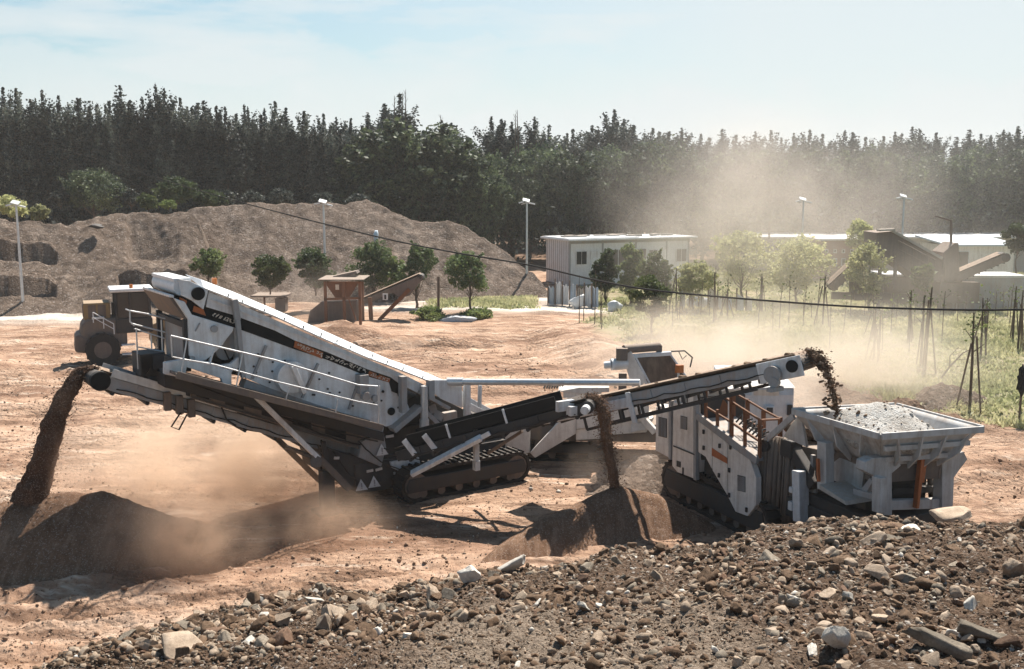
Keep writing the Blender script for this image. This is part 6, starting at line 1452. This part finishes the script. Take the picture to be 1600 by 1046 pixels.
TO = empty('steel_table', atZ(437, 487, 0), 0, 'flat rusty steel platform on a block, under the round bush', 'platform')
to = TO.location.copy(); f_ = lambda px, py, dy=0: atY(px, py, to.y+dy)-to
m = MB(); m.b2(f_(391, 465, -.5), f_(456, 457, 1.2)); m.build('top', M['plant'], TO, bevel=.06)
m = MB(); m.b2(f_(430, 487, 0), f_(450, 464, .8)); m.build('block', M['plant'], TO, bevel=.03)
m = MB(); q = f_(413, 465, 0); m.beam(q, Vector((q.x, 0, 0)), .1, .1); m.build('leg', M['rust'], TO)
# lamp posts
LB = ['white slim lamp post with a dark base at the far left', 'pale lamp post rising against the long gravel heap', 'white lamp post left of the white cabin', 'pale lamp post standing in the dust behind the wide pale trees', 'pale lamp post behind the far brown screening plant']
for k, (px, pb_y, pt_y, Y) in enumerate(((37, 489, 320, None), (509, 455, 318, 60), (823, 461, 316, None), (1250, 452, 314, 67), (1405, 450, 309, 67))):
    p = atZ(px, pb_y, 0) if Y is None else Vector((atY(px, pb_y, Y).x, Y, 0)); hgt = atY(px, pt_y, p.y).z
    o = empty('lamp_post', p, 0, LB[k], 'lamp post')
    m = MB(); m.cyl((0, 0, 0), (0, 0, hgt), .085, .055, 10); m.build('pole', M['galv'], o, smooth=True)
    m = MB(); m.cyl((0, 0, -.1), (0, 0, .18), .75 if k == 0 else .2, .55 if k == 0 else .18, 14); m.build('base', M['dark'] if k == 0 else M['concrete'], o)
    m = MB(); m.tube([(-.35, 0, hgt-.15), (0, 0, hgt-.03), (.35, 0, hgt-.12)], .03, 6); m.build('arm', M['galv'], o)
    for sx_ in (-1, 1): m = MB(); m.box((sx_*.36, -.05, hgt-.02-(.08 if sx_ > 0 else 0)), (.34, .18, .08), 0, 0, .25*sx_); m.build('lamp_head', M['tin'], o, bevel=.02)
    m = MB(); m.box((-.05, .05, hgt+.12), (.44, .34, .04), 0, .5, .25); m.build('solar_panel', M['tin'], o)
# overhead cable
cps = [(-320, 130, 62), (-60, 195, 60), (138, 245, 57), (254, 281, 55), (390, 320, 52), (580, 368, 48), (700, 393, 45), (830, 415, 42), (940, 440, 40), (1040, 456, 38), (1250, 474, 35), (1400, 482, 33), (1600, 484, 31), (1900, 470, 28)]
cab_r = [.012, .014, .016, .02, .026] + [.034]*9; cw_ = [atY(*q) for q in cps]
fine_, fr_ = [], []
for i in range(len(cw_)-1):
    p0_, p1_c, p2_c, p3_c = cw_[max(i-1, 0)], cw_[i], cw_[i+1], cw_[min(i+2, len(cw_)-1)]
    for k in range(6):
        t_ = k/6; fine_.append(.5*((2*p1_c)+(p2_c-p0_)*t_+(2*p0_-5*p1_c+4*p2_c-p3_c)*t_**2+(3*p1_c-p0_-3*p2_c+p3_c)*t_**3)); fr_.append(cab_r[i]*(1-t_)+cab_r[i+1]*t_)
m = MB(); m.tube(fine_, fr_, 8); co_ = m.build('overhead_cable', M['black'], smooth=True)
tag(co_, 'thin black cable hanging across the yard from the heap to the right edge', 'cable')
# black rag at the right edge
p = atY(1597, 596, 30); V, F = rock_shape(3, 77, (.13, .10, .42), 5, 0, .3); o = np_mesh('black_rag', V, F, M['black']); o.location = p; tag(o, 'black rag hanging on a stake, cut by the right picture edge', 'rag')
m = MB(); q = Vector((p.x+.05, p.y+.1, -.1)); m.tube([q, q+Vector((0, 0, p.z+.6))], .035, 6); tag(m.build('wooden_stake', M['wood']), 'stake that carries the black rag at the right picture edge', 'stake')
# ================================================================== WHEEL LOADER
lp = atZ(150, 574, 0)
LO = empty('wheel_loader', (lp.x-.35, lp.y, 0), R(24), 'dusty wheel loader with a dark glass cab, driving away behind the screener', 'wheel loader')
LO.scale = (.82, .82, .83)
m = MB(); m.prism([(-.35, .2, .75), (-.15, .2, 2.0), (.1, .2, 2.25), (1.9, .2, 2.25), (1.9, .2, .9), (.3, .2, .6)], (0, 1.7, 0)); m.build('rear_body', M['brownsteel'], LO, bevel=.12)
m = MB(); m.prism([(-.5, .15, .7), (-.45, .15, 1.5), (-.2, .15, 1.6), (.2, .15, 1.3), (.2, .15, .6)], (0, 1.8, 0)); m.build('counterweight', M['plant'], LO, bevel=.14)
m = MB(); m.b2((.0, .35, 2.2), (1.2, 1.75, 3.0)); rd = m.build('radiator_housing', M['yellow'], LO, bevel=.05)
m = MB()
for k in range(3): m.b2((-.03, .5+k*.4, 2.3), (.0, .8+k*.4, 2.9))
m.b2((.2, .33, 2.3), (.55, .36, 2.9)); m.b2((.65, .33, 2.3), (1.0, .36, 2.9)); m.build('radiator_grille', M['plant'], rd)
m = MB(); m.b2((1.4, .15, 1.5), (3.1, 1.95, 2.2)); cabb = m.build('cab', M['dark'], LO, bevel=.04)
m = MB(); m.b2((1.5, .22, 2.2), (3.0, 1.88, 3.45)); m.build('cab_glass', M['glass'], cabb, bevel=.03)
m = MB()
for x in (1.45, 2.1, 3.0):
    for y_ in (.17, 1.9): m.beam((x, y_, 2.1), (x, y_, 3.5), .10, .10)
m.build('cab_pillar', M['dark'], cabb)
m = MB(); m.b2((1.2, .05, 3.48), (3.2, 2.05, 3.64)); m.build('cab_roof', M['tin'], cabb, bevel=.05)
m = MB(); m.box((1.3, -.1, 2.75), (.12, .25, .6)); m.build('side_mirror', M['black'], cabb); m = MB(); m.cyl((2.2, .4, 3.64), (2.2, .4, 3.82), .09, n=12); m.build('amber_beacon', M['lens'], cabb, smooth=True)
for x in (.75, 4.0):
    for y_ in (.0, 1.75):
        m = MB(); n_ = 28; m.cyl((x, y_-.12, .78), (x, y_+.45, .78), .78, n=n_)
        for k in range(n_//2): a = 2*math.pi*k/(n_//2); m.beam((x+math.cos(a)*.79, y_-.10, .78+math.sin(a)*.79), (x+math.cos(a+.12)*.79, y_+.43, .78+math.sin(a+.12)*.79), .09, .06, up=(math.cos(a), 0, math.sin(a)))
        w_ = m.build('wheel', M['rubber'], LO, bevel=.02); m = MB(); m.cyl((x, y_-.14, .78), (x, y_+.46, .78), .40, n=18); m.build('rim', M['plant'], w_)
m = MB(); m.prism([(3.0, .4, .9), (3.0, .4, 1.8), (3.6, .4, 2.0), (4.8, .4, 1.2), (4.8, .4, .7)], (0, 1.3, 0)); m.build('front_frame', M['yellow'], LO, bevel=.05)
m = MB()
for y_ in (.35, 1.65): m.beam((3.5, y_, 1.9), (5.6, y_, .9), .16, .34)
m.build('lift_arm', M['yellow'], LO, bevel=.03)
m = MB(); m.prism([(5.4, -.3, .3), (5.3, -.3, 1.3), (5.5, -.3, 1.7), (5.6, -.3, 1.3), (5.6, -.3, .6), (6.5, -.3, .25), (6.5, -.3, .15)], (0, 2.7, 0)); m.build('bucket', M['rust'], LO, bevel=.03)
m = MB(); rail_run(m, [(1.3, .0, 1.5), (.4, .0, 2.1)], .5, 2, .025); m.b2((1.6, -.25, .5), (2.2, .1, .56)); m.b2((1.6, -.25, .95), (2.2, .1, 1.0)); m.b2((.35, .1, 2.25), (.9, .5, 2.34)); m.build('step', M['tin'], LO)
# ================================================================== FALLING MATERIAL
M['sandshaded'] = gravel_material('shaded_sand', (.050, .028, .019), (.098, .056, .038), (.17, .105, .072), 8.0, .8)  # crushed sand darkened: the stream's shaded side is put into its colour
def stream(name, P, rad, label, mat, n=2600, sz=(.012, .04), seed=0, core=.75, spread=1.0):
    rs = np.random.RandomState(seed); P = np.array(P, float); k = len(P)
    tt = np.linspace(0, k-1, 60); C = np.stack([np.interp(tt, np.arange(k), P[:, i]) for i in range(3)], 1)
    for _ in range(3): C[1:-1] = (C[:-2]+2*C[1:-1]+C[2:])/4
    Rr = np.interp(tt, np.arange(k), rad); N = 18; V = []
    for i in range(60):
        d = C[min(i+1, 59)]-C[max(i-1, 0)]; d /= np.linalg.norm(d); a = np.cross(d, [0, 1, 0]); a /= np.linalg.norm(a); b = np.cross(d, a)
        for j in range(N):
            an = 2*math.pi*j/N; q = mnoise.noise(Vector((math.cos(an)*1.2, math.sin(an)*1.2, i*.16+seed)))*.35+mnoise.noise(Vector((math.cos(an)*3, math.sin(an)*3, i*.5+seed)))*.22
            V.append(C[i]+(a*math.cos(an)+b*math.sin(an))*Rr[i]*core*(1+q))
    V = np.array(V); F = np.array([(i*N+j, i*N+(j+1) % N, (i+1)*N+(j+1) % N, (i+1)*N+j) for i in range(59) for j in range(N)])
    Vs, Fs = [V], [np.concatenate([F[:, [0, 1, 2]], F[:, [0, 2, 3]]])]; off = len(V)
    for _ in range(n):
        i = rs.randint(60); r_ = Rr[i]*spread*abs(rs.normal())*.62; an = rs.uniform(0, 6.28); c_ = C[i]+np.array([math.cos(an)*r_, math.sin(an)*r_, rs.normal()*.05])
        v, f = SH1[rs.randint(16)]; s_ = rs.uniform(*sz)
        Vs.append(v*s_+c_); Fs.append(f+off); off += len(v)
    o = np_mesh(name, np.concatenate(Vs), np.concatenate(Fs), mat)
    return tag(o, label, 'falling sand')
h0 = SC.matrix_basis @ Vector(T1)
stream('falling_sand', [h0+Vector((.05, 0, .16)), h0+Vector((-.28, -.02, .10)), atY(106, 612, 19.7), atY(88, 650, 19.65), atY(72, 700, 19.6), atY(60, 745, 19.6), atY(46, 788, 19.5)], [.09, .15, .20, .24, .27, .31, .42], 'dark sheet of sand pouring off the tail conveyor onto the left pile', M['sandshaded'], 5200, sz=(.007, .024), seed=2, spread=1.15, core=.82)
h1w = SC.matrix_basis @ Vector(F1)
stream('falling_sand', [h1w+Vector((-.05, 0, .15)), h1w+Vector((.17, -.02, .10)), atY(941, 645, 21.0), atY(948, 690, 21), atY(956, 730, 21), atY(963, 778, 21)], [.12, .17, .19, .18, .17, .20], 'brown column of sand dropping from the black side conveyor onto the round pile', M['sand'], 7000, sz=(.006, .022), seed=3, core=.55, spread=1.15)
h2w = SC.matrix_basis @ Vector(O1)
arc = [h2w+Vector((.12, -.02, .20)), atY(1279, 561, 19.2), atY(1289, 574, 19.1), atY(1297, 595, 19.05), atY(1303, 620, 19.0), atY(1309, 645, 18.95), atY(1316, 660, 18.9)]
stream('falling_grit', arc[:6], [.13, .12, .10, .08, .06, .05], 'thin spray of grit spilling off the long conveyor head towards the hopper', M['sand'], 1800, sz=(.008, .03), seed=6, core=.30, spread=1.3)
for k in range(90):
    t_ = (k/90)**1.3*5.95; i = int(t_); p = arc[i].lerp(arc[i+1], t_-i) + Vector((rng.gauss(0, .05+.02*i), rng.gauss(0, .10), rng.gauss(0, .05)))
    rock_obj(p, rng.uniform(.03, .078), rng.choice(['brown', 'brown', 'red', 'tan']), None, 'brown stone falling from the long conveyor into the feed hopper', 'stones falling into the hopper', cat='stone')
# ================================================================== DUST
def dust(name, c, r, dens, label, col=(.86, .74, .60), scale=.25, rough=.66, thr=(.40, .62), rz=0.0, aniso=.25, fall=1.0):
    V, F = ico(3); o = np_mesh(name, V, F, [], None)
    t = NT(name); t.n.remove(t.b)
    pv = t.nd('ShaderNodeVolumePrincipled'); pv.inputs['Color'].default_value = (*col, 1); pv.inputs['Anisotropy'].default_value = aniso
    tc = t.nd('ShaderNodeTexCoord'); ln = t.nd('ShaderNodeVectorMath', operation='LENGTH'); t.ln(tc.outputs['Object'], ln.inputs[0])
    fo = t.ramp(ln.outputs['Value'], [(0.0, 1.0), (.35, .62*fall), (.65, .2*fall), (.95, 0.0)])
    g = t.nd('ShaderNodeNewGeometry'); n = t.noise(g.outputs['Position'], scale, 6, rough); nn = t.ramp(n, [(thr[0], 0.0), (thr[1], 1.0)])
    d = t.math('MULTIPLY', t.math('MULTIPLY', fo, nn), dens); t.ln(d, pv.inputs['Density']); t.ln(pv.outputs[0], t.out.inputs['Volume'])
    o.data.materials.append(t.m); o.location = c; o.scale = r; o.rotation_euler = (0, 0, rz)
    return tag(o, label, 'dust cloud', None, 'stuff')
dust('dust_cloud', (9.6, 36.5, .7), (9.0, 8, 3.0), .85, 'pale dust lying over the orchard edge behind the conveyors', (.87, .77, .66), scale=.3)
dust('dust_cloud', (13.5, 60, 2.6), (9, 13, 6.0), .15, 'pale dust plume in front of the wide pale trees', (.90, .80, .69), .12)
dust('dust_cloud', (20, 80, 5.5), (16, 10, 9.0), .15, 'tall brownish dust rising in front of the far trees', (.82, .72, .64), .09)
dust('dust_cloud', (28, 88, 6), (34, 9, 11), .034, 'thin dust veil in front of the right half of the tree belt', (.82, .77, .71), .06, thr=(.1, .55))
dust('dust_cloud', (7.0, 30.5, .8), (6, 4, 2.0), .36, 'low dust behind the white crusher', (.93, .84, .74), scale=.3)
dust('dust_cloud', (-6.6, 22.9, .5), (4.8, 3.0, 2.1), 1.9, 'dust blowing low over the ground left of the screener', (.92, .74, .58), .9)
dust('dust_cloud', (-6.2, 18.4, .7), (2.0, 1.1, 1.25), 1.9, 'dust ball rolling off the left pile', (.90, .67, .50), 1.3, thr=(.36, .60))
dust('dust_cloud', (-3.9, 19.9, .4), (2.0, 1.0, .85), 1.6, 'dust puff on the shaded ground below the screener', (.90, .67, .50), 1.5, thr=(.36, .60))
dust('dust_cloud', (-12.9, 38.4, .5), (1.9, 1.2, 1.1), .9, 'dust round the wheels of the loader', (.88, .74, .60), .7, thr=(.3, .65))
dust('dust_cloud', (-8.7, 19.6, 1.6), (.8, .7, 2.1), 1.1, 'dust trailing beside the pouring sand', (.85, .64, .50), 1.2)
dust('dust_cloud', (-10.5, 52, 1.0), (5, 4, 2.6), .14, 'dust hanging round the rusty hopper', (.80, .68, .58), .3)
dust('dust_cloud', (2.9, 23.4, .5), (2.0, 1.4, 1.0), .5, 'dust behind the falling sand column', (.86, .70, .58), .8)
dust('dust_cloud', (22, 50, 2.2), (9, 6, 4.2), .075, 'warm thin dust drifting before the far brown plant', (.88, .78, .68), .2)
# the air of the yard
m = MB(); m.b2((-1480, -20, -3), (1480, 445, 26)); t = NT('haze'); t.n.remove(t.b)
pv = t.nd('ShaderNodeVolumePrincipled'); pv.inputs['Color'].default_value = (.93, .92, .90, 1); pv.inputs['Density'].default_value = .0004; pv.inputs['Anisotropy'].default_value = .3
t.ln(pv.outputs[0], t.out.inputs['Volume']); tag(m.build('haze', t.m), kind='stuff')
